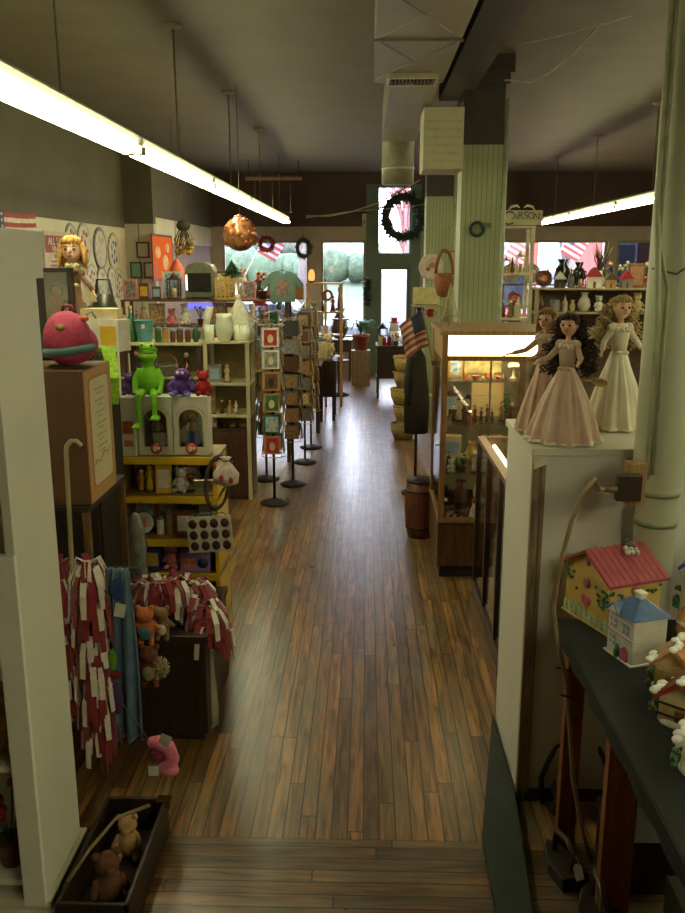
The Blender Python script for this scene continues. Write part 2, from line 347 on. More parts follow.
# panelled return wall facing the room
b = B(); b.box(XL-.15, -3.08, 12.6, 12.75, 0, 2.8); b.m = 1; b.box(XL-.15, -3.08, 12.6, 12.75, 2.8, ZC); b.m = 2
for x in (-3.3,): b.box(x-.006, x+.006, 12.592, 12.6, 0, 2.8)
struct('wall_return', b, [M((186,180,160), .6, 0, .06, 3), DARK, DARK])
struct('wall_right', B().box(XR, XR+.15, YN, YF, 0, ZC), M((120,108,92), .7))
struct('wall_back', B().box(XL-.15, XR+.15, YN-.15, YN, 0, ZC), M((120,112,96), .7))
# shop front: piers, header and openings
BROWN = M((74,50,38), .6, 0, .15, 3); GREEN = M((88,104,84), .5, 0, .1, 4)
zt = 2.67
ops = [(-2.88, -1.15, .75), (-.92, -.02, .75), (2.35, 4.72, .75), (4.9, 5.9, .75)]
b = B()
b.box(XL-.15, -2.88, YF, YF+.2, 0, zt); b.box(-1.15, -.92, YF, YF+.2, .75, zt); b.box(1.05, 2.35, YF, YF+.2, 0, 2.93); b.box(4.72, 4.9, YF, YF+.2, .75, zt)
b.box(5.9, XR+.15, YF, YF+.2, 0, zt)
for x0, x1, zs in ops: b.box(x0, x1, YF, YF+.2, 0, zs)
b.box(-1.15, -.92, YF, YF+.2, 0, .75); b.box(4.72, 4.9, YF, YF+.2, 0, .75)
b.box(XL-.15, -.02, YF-.02, YF+.2, zt, 2.93); b.box(2.35, XR+.15, YF-.02, YF+.2, zt, 2.93)
b.m = 1; b.box(XL-.15, -.02, YF, YF+.2, 2.93, ZC); b.box(1.05, XR+.15, YF, YF+.2, 2.93, ZC); b.box(-.02, 1.05, YF, YF+.2, 3.72, ZC)
struct('wall_front', b, [M((176,160,138), .7, 0, .08, 3), BROWN])
for k, (x0, x1, zs) in enumerate(ops):
    f = B(); t = .05
    f.box(x0, x0+t, YF+.02, YF+.12, zs, zt).box(x1-t, x1, YF+.02, YF+.12, zs, zt).box(x0+t, x1-t, YF+.02, YF+.12, zs, zs+t).box(x0+t, x1-t, YF+.02, YF+.12, zt-t, zt)
    w = struct('window_%d' % (k+1), f, M((150,140,118), .5))
    struct('pane', B().box(x0+t, x1-t, YF+.06, YF+.066, zs+t, zt-t), GLASS if k != 3 else pane_mat((.12,.13,.16), .1, 'dark_glass'), w)
    struct('sill', B().box(x0, x1, YF-.12, YF+.02, zs-.05, zs), M((150,140,118), .5), w)
# door and transom
f = B(); f.box(-.02, .2, YF-.08, YF+.15, 0, 3.72).box(.86, 1.05, YF-.08, YF+.15, 0, 3.72).box(.2, .86, YF-.08, YF+.15, 2.18, 2.42).box(.2, .86, YF-.08, YF+.15, 3.66, 3.72)
struct('door_1_frame', f, GREEN)
d = B(); d.box(.2, .29, YF-.02, YF+.03, .02, 2.18).box(.79, .86, YF-.02, YF+.03, .02, 2.18).box(.29, .79, YF-.02, YF+.03, .02, .42).box(.29, .79, YF-.02, YF+.03, 2.1, 2.18)
d1 = struct('door_1', d, GREEN); struct('pane', B().box(.29, .79, YF, YF+.006, .42, 2.1), GLASS, d1)
obj('door_handle', B().tube([(.82,YF-.02,1.0),(.82,YF-.09,1.0),(.74,YF-.09,1.0)], .012), M((170,140,70), .3, .9), d1)
w = struct('window_5', B().box(.2, .23, YF, YF+.05, 2.42, 3.66).box(.83, .86, YF, YF+.05, 2.42, 3.66), GREEN); struct('pane', B().box(.23, .83, YF+.02, YF+.026, 2.42, 3.66), GLASS, w)
# green painted kerb along the raised side of the aisle
struct('trim_1', B().prism([(.655,3.95),(.48,3.02),(.47,1.9),(.58,1.9),(.60,2.6),(.655,3.29)], 0, .05, 2), M((24,38,24), .6, 0, .3, 8))
struct('trim_2', B().box(.56, .71, YN, 7.2, 3.52, 3.84), M((44,36,32), .6))
struct('trim_3', B().box(.71, .84, YN, 7.2, 3.6, 3.92), M((64,52,46), .6))
# support columns: pale green paint below, dark above
def column(y, x0, x1, z1, lab):
    r = thing('support_column', lab, 'column', ((x0+x1)/2, y, 0)); w = (x1-x0)/2
    low = B().box(-w, w, 0, .36, 0, z1); low.m = 1
    for k in range(1, 8): low.box(-w+2*w*k/8-.003, -w+2*w*k/8+.003, -.002, 0, 0, z1)
    obj('lower_shaft', low, [M((162,168,128), .5, 0, .1, 3), M((124,130,98), .6)], r)
    obj('upper_shaft', B().box(-w, w, 0, .36, z1, ZC-.14), M((60,50,42), .6), r)
    obj('capital', B().box(-w-.05, w+.06, -.06, .42, ZC-.14, ZC-.002).box(-w-.02, w+.03, -.03, .39, ZC-.22, ZC-.14), M((52,44,38), .6), r)
    pb = B().tube([(w+.02,-.01,0),(w+.02,-.01,z1+.35)], .018, 8); obj('pipe', pb, M((165,170,140), .5), r)
    return r
column(7.5, .79, 1.13, 3.23, 'square post behind the lit display case, pale green below, dark paint above')
column(12.0, .80, 1.16, 3.13, 'pale green square post further down the aisle, in line with first post')
cl = thing('conduit_clamp', 'small dark round bracket on the pale green post behind display case', 'bracket', (.93, 7.5, 2.55))
obj('ring', B().torus((0,-.02,0), .055, .016, 'y', 16, 6), M((40,60,50), .5), cl); obj('arm', B().box(.03,.12,-.03,0,.01,.05), M((90,100,80), .5), cl)
# round iron pole with receptacle
PO = Pt(661, 466, 3.10)
r = thing('pipe_column', 'round pale green iron pole standing between white cabinet and ceramic houses', 'pole', (PO.x+.03, 3.195, 0))
obj('shaft', B().lathe([(.078,0),(.078,1.44),(.088,1.46),(.088,1.5),(.1,1.53),(.1,ZC-.01)], n=28), M((190,193,166), .45, 0, .12, 5), r)
for z in (1.42, 1.30): obj('strap', B().lathe([(.082,z),(.082,z+.018)], n=28), M((120,128,98), .5), r)
obj('conduit', B().tube([(-.075,-.085,1.5),(-.082,-.09,1.9),(-.088,-.1,2.05),(-.1,-.11,2.2),(-.115,-.08,2.5),(-.118,-.05,ZC-.02)], .011, 8), M((168,172,140), .5), r)
obj('conduit', B().tube([(-.06,-.1,1.52),(-.066,-.11,2.2),(-.1,-.09,2.35),(-.108,-.07,ZC-.02)], .008, 8), M((150,150,120), .5), r)
obj('wire', B().tube([(-.11,-.06,2.27),(-.04,-.11,2.25),(.02,-.105,2.29),(.08,-.08,2.28)], .004, 6), M((90,85,65), .6), r)
OB = Pt(628, 486, 3.07)
r = thing('outlet_box', 'brown electrical outlet on a wooden block fixed to the green iron pole', 'outlet', (OB.x, 3.07, OB.z))
obj('backing_block', B().box(-.01,.06,-.02,.035,-.07,.09), wood((170,140,90),(120,90,50)), r, .003)
obj('receptacle', B().box(-.055,.035,-.055,-.02,-.045,.055), M((50,36,28), .4), r, .004)
obj('plug', B().cyl((-.055,-.04,0),(-.1,-.045,0), .017, .012), M((110,90,60), .5), r)
cordp = [(OB.x-.095,3.026,OB.z), (OB.x-.125,3.0,OB.z+.004), Pt(595,479,2.95), Pt(583,492,2.92), Pt(572,520,2.92), Pt(560,565,2.92), Pt(553,606,2.92), Pt(557,640,2.92), Pt(566,680,2.9), Pt(570,730,2.88), Pt(573,780,2.86), Pt(582,830,2.84), Pt(592,862,2.82)]
one('power_cord', B().tube(cordp, .0085, 8), M((130,112,78), .5), 'thick tan power cord hanging from the outlet on the pole down to the floor', 'cord')
# ceiling duct
DU = M((128,120,104), .5, .2, .12, 2)
r = thing('ceiling_duct', 'grey sheet metal air duct running along the dark ceiling above the aisle', 'air duct', (0, 0, 3.45))
dd = B().box(.04, .50, YN+.3, 6.1, 0, .4); dd.m = 1
for y in (4.0, 4.95): dd.box(.03, .51, y-.012, y+.012, -.012, .0)
for y0, y1 in ((4.0,4.95),(4.95,6.0),(3.0,4.0)):
    for s in (0, 1): dd.tube([(.05 if s else .49, y0+.02, 0), (.49 if s else .05, y1-.02, 0)], .004, 4)
obj('main_section', dd, [DU, M((112,105,92), .5, .2)], r)
obj('end_taper', B().add([(.04,6.1,0),(.50,6.1,0),(.50,6.1,.4),(.04,6.1,.4),(.15,6.4,.05),(.5,6.4,.05),(.5,6.4,.4),(.15,6.4,.4)], [(0,1,2,3),(0,4,5,1),(1,5,6,2),(2,6,7,3),(3,7,4,0),(7,6,5,4)]), DU, r)
e = B().box(.15, .5, 6.4, 9.4, .05, .4)
obj('narrow_section', e, DU, r)
e = B(); pts = [(.33, 9.4+.34*math.sin(a*PI/16), .225-.34+.34*math.cos(a*PI/16)) for a in range(0, 9)]
e.tube([(.33,9.3,.225)]+pts+[(.33,9.74,-.35)], .175, 20); obj('elbow', e, M((120,118,92), .5, .2), r)
obj('seam', B().lathe([(.18,0),(.18,.03)], (.33,9.74,-.2), 20), M((170,165,140), .4, .4), r)
g = B().box(.12,.45,5.80,5.83,-.03,0).box(.12,.45,6.04,6.07,-.03,0).box(.12,.14,5.83,6.04,-.03,0).box(.43,.45,5.83,6.04,-.03,0)
obj('grille_frame', g, M((165,155,125), .4, .3), r)
g = B(); 
for k in range(12): g.box(.15+.024*k, .156+.024*k, 5.83, 6.04, -.024, -.004)
g.m = 1; g.box(.14,.43,5.83,6.04,-.004,-.001)
obj('grille_slats', g, [M((110,102,82), .5), M((18,15,12), .9)], r)
r = thing('hanging_heater', 'off-white boxy unit heater hung from the ceiling beside the green post', 'heater', (.6, 7.25, 3.0))
obj('casing', B().box(-.16,.16,-.1,.35,0,.47), M((176,172,138), .5, 0, .06), r, .008)
gb = B()
for k in range(6): gb.box(-.14,.14,-.106,-.1,.06+.06*k,.068+.06*k)
obj('front_louvre', gb, M((160,156,124), .5), r)
for s in (-1,1): obj('hanger_rod', B().cyl((s*.13,.1,.47),(s*.13,.1,ZC-3.0), .008), M((70,62,50), .5), r)
# slack wires along the ceiling
def wire(pts, rr, lab): one('ceiling_wire', B().tube(pts, rr, 6), M((150,135,105), .5), lab, 'wire')
wire([Pt(505,80,6), Pt(530,82,6.1), Pt(550,72,6.2), Pt(575,52,6.3), Pt(600,24,6.4), Pt(618,-4,6.5)], .006, 'pale wire looping down below the dark ceiling beside the post capital')
wire([Pt(520,44,6), Pt(560,36,6.1), Pt(610,22,6.3), Pt(664,6,6.5)], .005, 'straight thin wire stretched across the ceiling towards the iron pole')
wire([Pt(306,216,15.5), Pt(330,216,15.6), Pt(355,211,15.6), Pt(380,202,15.4), Pt(420,180,15.0)], .014, 'pale wire sagging in front of the brown wall over the shop windows')
wire([Pt(306,218,15.9), Pt(345,212,15.8), Pt(400,208,15.6), Pt(426,204,15.4)], .008, 'thin wire strung across the transom window above the shop door')
# fluorescent strip lights
TUBE = emit((255,251,200), 26)
def strip_light(x, y, lab, L=2.40):
    r = thing('fluorescent_light', lab, 'strip light', (x, y, 2.95))
    obj('housing', B().prism([(-.035,0),(.035,0),(.05,.05),(.02,.075),(-.02,.075),(-.05,.05)], 0, L, 1), M((200,198,180), .4), r)
    for s in (-1, 1): obj('tube', B().tube([(s*.034,.04,-.027),(s*.034,L-.04,-.027)], .024, 12), TUBE, r)
    for yy in (.02, L-.02): obj('lamp_holder', B().box(-.055,.055,yy-.012,yy+.012,-.045,0), M((220,218,200), .4), r)
    obj('stem', B().cyl((0,1.2,.07),(0,1.2,ZC-2.952), .006), M((120,110,90), .5), r)
    obj('ceiling_canopy', B().lathe([(.0,0),(.05,.012),(.07,.03),(.07,.035)], (0,1.2,ZC-2.95-.036), 16), M((130,118,98), .5), r)
for k, y in enumerate([2.85, 5.3, 7.75, 10.2, 12.65]):
    strip_light(-1.38, y, f'glowing fluorescent strip over the goods on the left, {ORD[k]} in the line from the camera')
for k, y in enumerate([1.15, 3.6, 6.05, 8.5, 10.95, 13.4]):
    if k == 0: strip_light(1.5, -1.5, 'added unseen fluorescent strip behind the camera for frontal fill, the one nearer the bookcase'); strip_light(2.4, -1.5, 'added unseen fluorescent strip behind the camera for frontal fill, the one farther from the bookcase')  # two unseen strips added at the back to light camera-facing fronts
    strip_light(3.08, y, f'glowing fluorescent strip beyond the iron pole, {ORD[k]} in the right-hand line')
# ================================================================ OUTSIDE
struct('ground', B().box(-40, 40, YF+.2, 80, -.25, -.12), M((78,78,84), .8, 0, .1, 1))
struct('pavement_ground', B().box(-12, 14, YF+.2, 20.5, -.12, -.02), M((104,104,104), .8))
struct('hill', B().prism([(31,-.12),(46,2.2),(60,3.4),(60,-.12)], -45, 5, 0), M((72,84,64), .9, 0, .3, 1))
def hedge(x0, x1, y, z, h, lab, c, seed):
    rr = random.Random(seed); b = B(); n = int((x1-x0)*2)
    for i in range(n): b.ball((x0+(x1-x0)*(i+rr.random())/n, y+rr.uniform(-.4,.4), z+h*.45+rr.uniform(-.1,.15)*h), (rr.uniform(.5,.9), .7, h*rr.uniform(.4,.6)), 8, 6)
    one('hedge', b, M(c, .9, 0, .5, 6, .5), lab, 'hedge')
hedge(-12, 1, 40, 1.2, 1.5, 'long dull green hedge on the slope across the street', (58,74,54), 3)
hedge(-14, -3, 52, 2.6, 1.6, 'second greyer hedge higher up the slope across the street', (80,88,76), 4)
def tree(x, y, h, lab, c, seed):
    rr = random.Random(seed); r = thing('bare_tree', lab, 'tree', (x, y, -.1)); t = B(); tw = B()
    t.tube([(0,0,0),(.1,0,h*.3),(0,.1,h*.55)], [.22,.16,.1], 8); obj('trunk', t, M((90,80,76), .9), r)
    for i in range(46):
        a = rr.uniform(0,2*PI); z0 = h*rr.uniform(.25,.55); e = Vector((math.cos(a)*h*.35*rr.random(), math.sin(a)*.8*rr.random(), h*rr.uniform(.5,1)))
        tw.tube([(0,0,z0), (e.x*.5,e.y*.5,z0+(e.z-z0)*.6), e], [.06,.035,.012], 5)
        for q in range(3):
            g = e+Vector((rr.uniform(-.9,.9), rr.uniform(-.4,.4), rr.uniform(-.6,.6))); tw.tube([e*.75+Vector((0,0,z0*.25)), g], [.02,.008], 4)
    obj('branches', tw, M(c, .9), r)
tree(1.3, 30, 8, 'bare reddish tree seen through the transom over the shop door', (150,100,98), 1)
tree(-2.6, 34, 8, 'bare grey tree across the street seen through the left window', (130,112,110), 2)
tree(6.2, 27, 7, 'bare tree in front of the red brick building outside', (96,84,84), 5)
# brick building seen through the right-hand windows
bk = M((132,62,56), .8, 0, .2, 6)
r = thing('brick_building', 'red brick building with pale windows across the street to the right', 'building', (9.0, 36, -.12))
wl = B(); wl.box(-5.2, 9, 0, 6, 0, 8); obj('walls', wl, bk, r)
for k in range(5):
    for z in (.9, 4.4):
        wf = obj('window_frame', B().box(-4.6+2.6*k, -3.2+2.6*k, -.08, .0, z, z+2.2), M((214,210,205), .5), r)
        obj('pane', B().box(-4.5+2.6*k, -3.3+2.6*k, -.1, -.08, z+.1, z+1.05).box(-4.5+2.6*k, -3.3+2.6*k, -.1, -.08, z+1.15, z+2.1), M((70,80,95), .1), wf)
obj('sign_band', B().box(-5.2, 9, -.12, 0, 3.3, 3.7), M((225,222,218), .5), r)
def car(x, y, L, h, c, lab, rz=0, van=False):
    r = thing('parked_van' if van else 'parked_car', lab, 'van' if van else 'car', (x, y, -.12), rz)
    if van: bd = [(-L/2,.35),(L/2,.35),(L/2,1.0),(L*.42,1.1),(L*.33,h),(-L*.48,h),(-L/2,h*.9)]
    else: bd = [(-L/2,.3),(L/2,.3),(L/2,.75),(L*.46,.85),(L*.22,.92),(L*.1,h),(-L*.22,h),(-L*.38,.95),(-L/2,.9)]
    obj('body', B().prism(bd, -.85, .85, 1), M(c, .2, .2), r, .05)
    g = B(); gz0, gz1 = (1.1, h-.15) if van else (.95, h-.08)
    if van: g.prism([(L*.16,gz0),(L*.38,gz0),(L*.31,gz1),(L*.16,gz1)], -.86, .86, 1)
    else: g.prism([(-L*.33,gz0),(L*.18,gz0),(L*.08,gz1),(-L*.2,gz1)], -.86, .86, 1)
    obj('side_window', g, M((30,36,44), .08), r)
    for sx in (-1, 1):
        for sy in (-1, 1):
            wh = obj('wheel', B().cyl((sx*L*.32, sy*.86-.08, .33), (sx*L*.32, sy*.86+.08, .33), .33, .33, 18), M((30,30,32), .7), r)
            obj('hubcap', B().cyl((sx*L*.32, sy*.86+sy*.08, .33), (sx*L*.32, sy*.86+sy*.1, .33), .18, .18, 12), M((170,170,172), .3, .8), wh)
    for sx in (-1, 1): obj('lamp', B().box(sx*L/2-.02, sx*L/2+.02, -.7, .7, .62, .75), M((190,60,50) if sx < 0 else (230,225,210), .2), r)
car(2.6, 24.5, 5.2, 2.15, (140,142,150), 'pale van parked outside beyond the glass shop door', 0, True)
car(-2.3, 21.4, 4.4, 1.45, (104,108,118), 'silver car parked at the kerb outside the window left of door')
car(-4.4, 27.5, 4.6, 1.4, (136,138,146), 'pale car further off in the street seen through the left window')
car(3.2, 20.3, 4.0, 1.25, (160,40,46), 'low red car parked outside just beyond the shop door')
def out_flag(x, y, z, lab, rz, c1, c2, canton):
    r = thing('outdoor_flag', lab, 'flag', (x, y, z), rz, tilt=(0, .5))
    r.scale = (.55, .55, 1)
    obj('flagpole', B().tube([(0,0,-z/math.cos(.5)),(0,0,.75)], .014, 6), M((200,196,186), .4), r)
    b = B()
    for k in range(9):
        b.m = k % 2; b.box(.015, .8 if k < 5 else .8, -.004, .004, .7-.058*(k+1), .7-.058*k)
    obj('cloth', b, [M(c1, .8), M(c2, .8)], r)
    if canton: obj('canton', B().box(.015,.34,-.006,.006,.7-.29,.7), M(canton, .8), r)
out_flag(-2.4, 18.3, 2.3, 'red and white striped flag on a slanted pole outside the left window', 0, (170,70,80), (190,184,184), (110,110,160))
out_flag(2.75, 18.3, 2.2, 'striped flag outside close beside the left edge of the right window', 0, (225,150,150), (240,236,236), None)
out_flag(3.9, 18.2, 2.3, 'red, white and blue flag outside in the middle of the right window', .1, (215,90,90), (240,236,236), (90,90,150))
wd = bpy.data.worlds.new('overcast_sky'); bpy.context.scene.world = wd; wd.use_nodes = True; nt = wd.node_tree
bg = nt.nodes['Background']; tcw = nt.nodes.new('ShaderNodeTexCoord'); sx = nt.nodes.new('ShaderNodeSeparateXYZ'); rp = nt.nodes.new('ShaderNodeValToRGB')
nt.links.new(tcw.outputs['Generated'], sx.inputs[0]); nt.links.new(sx.outputs['Z'], rp.inputs['Fac']); nt.links.new(rp.outputs['Color'], bg.inputs['Color'])
rp.color_ramp.elements[0].color = (.80,.85,.98,1); rp.color_ramp.elements[1].color = (.62,.73,1.0,1); bg.inputs['Strength'].default_value = 14
cam = bpy.data.cameras.new('camera'); co = bpy.data.objects.new('camera', cam); C.objects.link(co)
co.location = (0, 0, H); co.rotation_euler = (PI/2-TH, 0, PS)
cam.sensor_fit = 'HORIZONTAL'; cam.sensor_width = 36; cam.lens = F/685*36; cam.clip_start = .05; cam.clip_end = 300
sc = bpy.context.scene; sc.camera = co
sc.view_settings.view_transform = 'Standard'; sc.view_settings.look = 'None'; sc.view_settings.gamma = 1; sc.view_settings.exposure = EXPO
sc.view_settings.use_curve_mapping = False
try:
    sc.cycles.use_denoising = True; sc.cycles.max_bounces = 8; sc.cycles.diffuse_bounces = 4; sc.cycles.transparent_max_bounces = 16; sc.cycles.caustics_reflective = False; sc.cycles.caustics_refractive = False
    sc.cycles.sample_clamp_indirect = 6
except Exception: pass
# ================================================================ LEFT SIDE, NEAR
WH = M((196,194,178), .5, 0, .05, 3)
# white bookcase
r = thing('white_bookcase', 'tall white painted bookcase with a cornice and base moulding beside the camera', 'bookcase', (-1.1, 2.5, 0))
obj('side_panel', B().box(-.03,0,0,.36,.12,2.3), WH, r, .002); obj('side_panel', B().box(-.93,-.90,0,.36,.12,2.3), WH, r)
obj('back_panel', B().box(-.9,-.03,.34,.355,.12,2.3), WH, r)
obj('face_stile', B().box(-.07,.006,-.02,0,.12,1.4), M((214,212,200), .4, 0, .05), r, .003)
obj('top_panel', B().box(-.93,.0,0,.36,2.3,2.33), WH, r)
obj('cornice', B().prism([(-.96,2.24),(.018,2.24),(.022,2.3),(.034,2.39),(-.97,2.39)], -.02, .375, 1), WH, r)
for z in (.18,.62,1.05,1.5,1.9): obj('shelf', B().box(-.9,-.03,.01,.34,z,z+.022), WH, r)
obj('base_moulding', B().box(-.96,.035,-.02,.40,0,.10).box(-.95,.02,-.01,.385,.10,.135), M((188,184,164), .5, 0, .05), r, .004)
item('bear', .26, 'tan', 'tan plush bear sitting on the second lowest shelf of the white bookcase', (-1.26, 2.62, .64+.002), .3, 1)
item('bear', .24, 'brown', 'brown plush bear sitting on a middle shelf of the white bookcase', (-1.27, 2.62, 1.074), .2, 1)
item('flowers', .3, 'red', 'pot with red silk flowers on the lowest shelf of the white bookcase', (-1.25, 2.6, .204), 0, 5)
# flag hung high on the left wall
r = thing('wall_flag', 'American flag pinned high on the cream wall above the white bookcase', 'flag', (XL+.012, 7.7, 2.18))
b = B(); 
for k in range(13):
    b.m = k % 2
    pts = [(.008*math.sin(i*1.1)+.01, 1.45*i/14, .58-.0446*(k+.5)-.02*math.sin(PI*i/14)) for i in range(15)]
    b.ribbon(pts, .0446, (0,0,1), .003)
obj('cloth', b, [M((165,70,66), .8), M((212,200,186), .8)], r)
b = B(); b.box(.018,.024,0,.62,.27,.58); b.m = 1
for i in range(6):
    for j in range(5): b.box(.024,.026,.05+.1*i,.08+.1*i,.30+.058*j,.325+.058*j)
obj('canton', b, [M((70,74,96), .8), M((200,198,190), .8)], r)
# poster
pp = PX(57, 250, XL+.01)
r = thing('wall_poster', 'cream and dark red poster about sales being final, on the left wall', 'poster', (XL+.012, pp.y, pp.z))
b = B(); b.box(0,.01,-.42,.42,-.22,.20); b.m = 1; b.box(.01,.013,-.38,.38,-.03,.155)
obj('board', b, [M((196,176,150), .6), M((138,56,58), .6)], r)
PW = M((214,196,176), .6)
text('ALL SALES', .115, PW, r, (.014,0,.09), (PI/2,0,PI/2), sx=1.15); text('FINAL', .11, PW, r, (.014,-.03,.0), (PI/2,0,PI/2), sx=1.1)
b = B(); b.box(.01,.013,-.12,.1,-.09,-.05).box(.01,.013,-.24,.26,-.135,-.115).box(.01,.013,-.27,.2,-.18,-.16); obj('small_print', b, M((150,90,84), .6), r)
# round plates / plaques on the wall
k = 0
for (px, py, d, c, c2) in [(72,240,.40,(150,150,125),(170,90,80)),(85,243,.50,(176,160,140),(160,70,60)),(101,249,.56,(120,112,108),(200,190,172)),(114.5,252,.52,(186,170,120),(90,110,150)),
                     (93,280,.40,(176,170,150),(150,100,80)),(103,283,.46,(130,130,118),(190,184,165)),(113,283,.46,(150,146,130),(190,180,160)),(119.5,283,.44,(170,166,150),(110,100,100)),(96,312,.4,(140,136,126),(190,180,160)),(106,314,.4,(120,116,110),(200,190,170))]:
    p = PX(px, py, XL+.02)
    r = thing('wall_plaque', f'round patterned plaque on the cream left wall, {"upper" if py<260 else "middle" if py<300 else "lower"} row, {ORD[[0,1,2,3,0,1,2,3,0,1][k]]} from the camera', 'plaque', (XL+.004, p.y, p.z), 0, 'round plaques on the left wall')
    R = d/2; mt = Matrix.Rotation(PI/2, 4, 'Y')
    b = B().lathe([(R*.98,0),(R,.012),(R*.86,.02),(R*.8,.012)], n=28); b.turn(mt); obj('rim', b, M(c, .4, 0, .4, 20), r)
    b = B().lathe([(.001,.013),(R*.83,.013),(R*.8,.016),(.001,.016)], n=24); b.turn(mt); obj('centre', b, M((196,186,166), .4, 0, .15, 20), r)
    b = B(); rr = random.Random(k)
    for q in range(7):
        a = 2*PI*q/7; s = .0 if q == 0 else .5
        b.ball((.018, R*s*math.cos(a), R*s*math.sin(a)), (.006, R*rr.uniform(.1,.2), R*rr.uniform(.1,.2)), 8, 5)
    mo = obj('painted_motif', b, M(c2, .5, 0, .4, 12), r); mo['kind'] = 'stuff'; k += 1
# framed certificates on the return wall
for (x0,x1,y0,y1,c,l) in [(136,150,242,258,(186,186,160),'cream framed certificate high on the panelled return wall'),(130,142.5,262,278,(120,160,130),'green framed certificate low on the panelled return wall'),(143.5,157,262,278,(176,180,170),'pale framed certificate beside the green one on the return wall')]:
    a = Pt(x0,y0,12.58); c2 = Pt(x1,y1,12.58); w = c2.x-a.x; h = a.z-c2.z
    r = thing('framed_certificate', l, 'picture frame', ((a.x+c2.x)/2, 12.598, c2.z)); t = .022
    obj('frame', B().box(-w/2,w/2,-.03,0,0,t).box(-w/2,w/2,-.03,0,h-t,h).box(-w/2,-w/2+t,-.03,0,t,h-t).box(w/2-t,w/2,-.03,0,t,h-t), M((50,52,44), .4), r)
    obj('paper', B().box(-w/2+t,w/2-t,-.012,0,t,h-t), M(c, .5, 0, .1, 30), r)
# ---- rack with hanging rail, under the tall carton
RW = wood((120,84,44),(70,44,22)); DK = wood((52,36,24),(26,18,12))
r = thing('display_rack', 'dark wooden floor rack with a rail, carrying the tall printed carton', 'rack', (-1.17, 3.42, 0))
obj('top_board', B().box(-.5,.0,0,.56,1.255,1.28), DK, r)
for x, y in ((-.03,.0),(-.03,.53),(-.5,.0),(-.5,.53)): obj('post', B().box(x,x+.028,y,y+.028,0,1.255), RW if x > -.1 else DK, r)
obj('back_board', B().box(-.47,-.46,.03,.53,.05,1.255), DK, r)
obj('lower_shelf', B().box(-.5,-.002,0.03,.53,.30,.32), DK, r)
obj('hanging_rail', B().cyl((-.45,-.03,1.02),(.20,-.03,1.02), .009), M((60,50,40), .4, .6), r)
obj('rail_bracket', B().box(-.49,-.44,-.04,0,1.0,1.04), DK, r)
# carton
r = thing('tall_carton', 'tall brown carton with a framed printed list, standing on the dark rack', 'carton', (-1.165, 3.44, 1.282))
CH = Pt(80, 371, 3.44).z-1.282; CL = .37
CB = M((164,124,68), .7, 0, .12, 6)
b = B(); b.box(-.30,0,0,CL,0,CH)
obj('carton_body', b, M((86,58,34), .7, 0, .1, 6), r, .004)
obj('printed_face', B().box(0.0005,.004,.004,CL-.004,.004,CH-.004), CB, r)
def rrect(u0,u1,v0,v1,rad,n=5):
    out = []
    for cx, cy, a0 in ((u1-rad,v1-rad,0),(u0+rad,v1-rad,PI/2),(u0+rad,v0+rad,PI),(u1-rad,v0+rad,1.5*PI)):
        for i in range(n+1):
            a = a0+PI/2*i/n; out.append((cx+rad*math.cos(a), cy+rad*math.sin(a)))
    return out
obj('list_border', B().prism(rrect(.05,CL-.05,.06,CH-.04,.03), .004, .0055, 0), M((158,88,76), .6), r)
obj('list_panel', B().prism(rrect(.058,CL-.058,.068,CH-.048,.026), .0055, .007, 0), M((186,176,138), .6, 0, .06, 8), r)
b = B(); rr = random.Random(4)
for k in range(6):
    z = CH-.10-.05*k; b.box(.007,.0078,.12,.26,z,z+.008).box(.007,.0078,.15,.22,z-.02,z-.013)
obj('printed_lines', b, M((150,146,118), .6), r)
obj('printed_flourish', B().tube([(.0075,.07+.022*i,.16+.012*math.sin(i*1.3)+.004*i) for i in range(11)], .004, 6), M((176,146,84), .6), r)
# plush backpack on carton: pink-red dome with teal band, eyes
r = thing('plush_backpack', 'rounded pink plush backpack with a teal band, on top of the tall carton', 'backpack', (-1.27, 3.60, 1.283+CH), .25)
r.scale = (.78,.78,.78)
b = B().ball((0,0,.15),(.13,.17,.15),18,12).ball((.03,.02,.12),(.13,.14,.11),16,10)
obj('shell', b, M((158,52,78), .9, 0, .2, 40, .4), r, 0, .009)
obj('teal_band', B().tube([(.115*math.cos(a)*1.15, .165*math.sin(a)*1.06, .095+.012*math.cos(a)) for a in [-2.6+i*5.2/24 for i in range(25)]], .022, 8), M((70,96,98), .9), r)
obj('green_patch', B().ball((-.02,-.145,.22),(.025,.02,.018)), M((120,112,52), .8), r); obj('orange_patch', B().ball((.10,-.06,.26),(.022,.03,.016)), M((180,84,40), .8), r)
obj('zip_pull', B().tube([(.10,.06,.27),(.13,.09,.29),(.15,.08,.25)], .005, 6), M((110,130,150), .5), r)
obj('carry_loop', B().tube([(-.02,.02,.29),(-.01,0,.325),(.03,-.01,.325),(.05,0,.285)], .01, 8), M((120,40,60), .8), r)
# canes in front of the dark gap
for k, (x0, y0, x1, y1) in enumerate([(66,452,76,640)]):
    a = Pt(x0,y0,3.33); c2 = Pt(x1,y1,3.33)
    r = thing('walking_cane', 'pale curved-handled walking cane hanging in front of the dark rack', 'cane', c2)
    d = a-c2; pts = [(0,0,-.3),(0,0,0), tuple(d*.5), tuple(d)]
    pts += [(d.x+.035-.035*math.cos(t), 0, d.z+.035*math.sin(t)*1.4) for t in (.5,1.2,1.9,2.6)]
    obj('shaft', B().tube(pts, .010, 8), M((150,138,108), .5), r)
    obj('rubber_tip', B().cyl((0,0,-.3),(0,0,-.325), .012), M((40,36,32), .8), r)
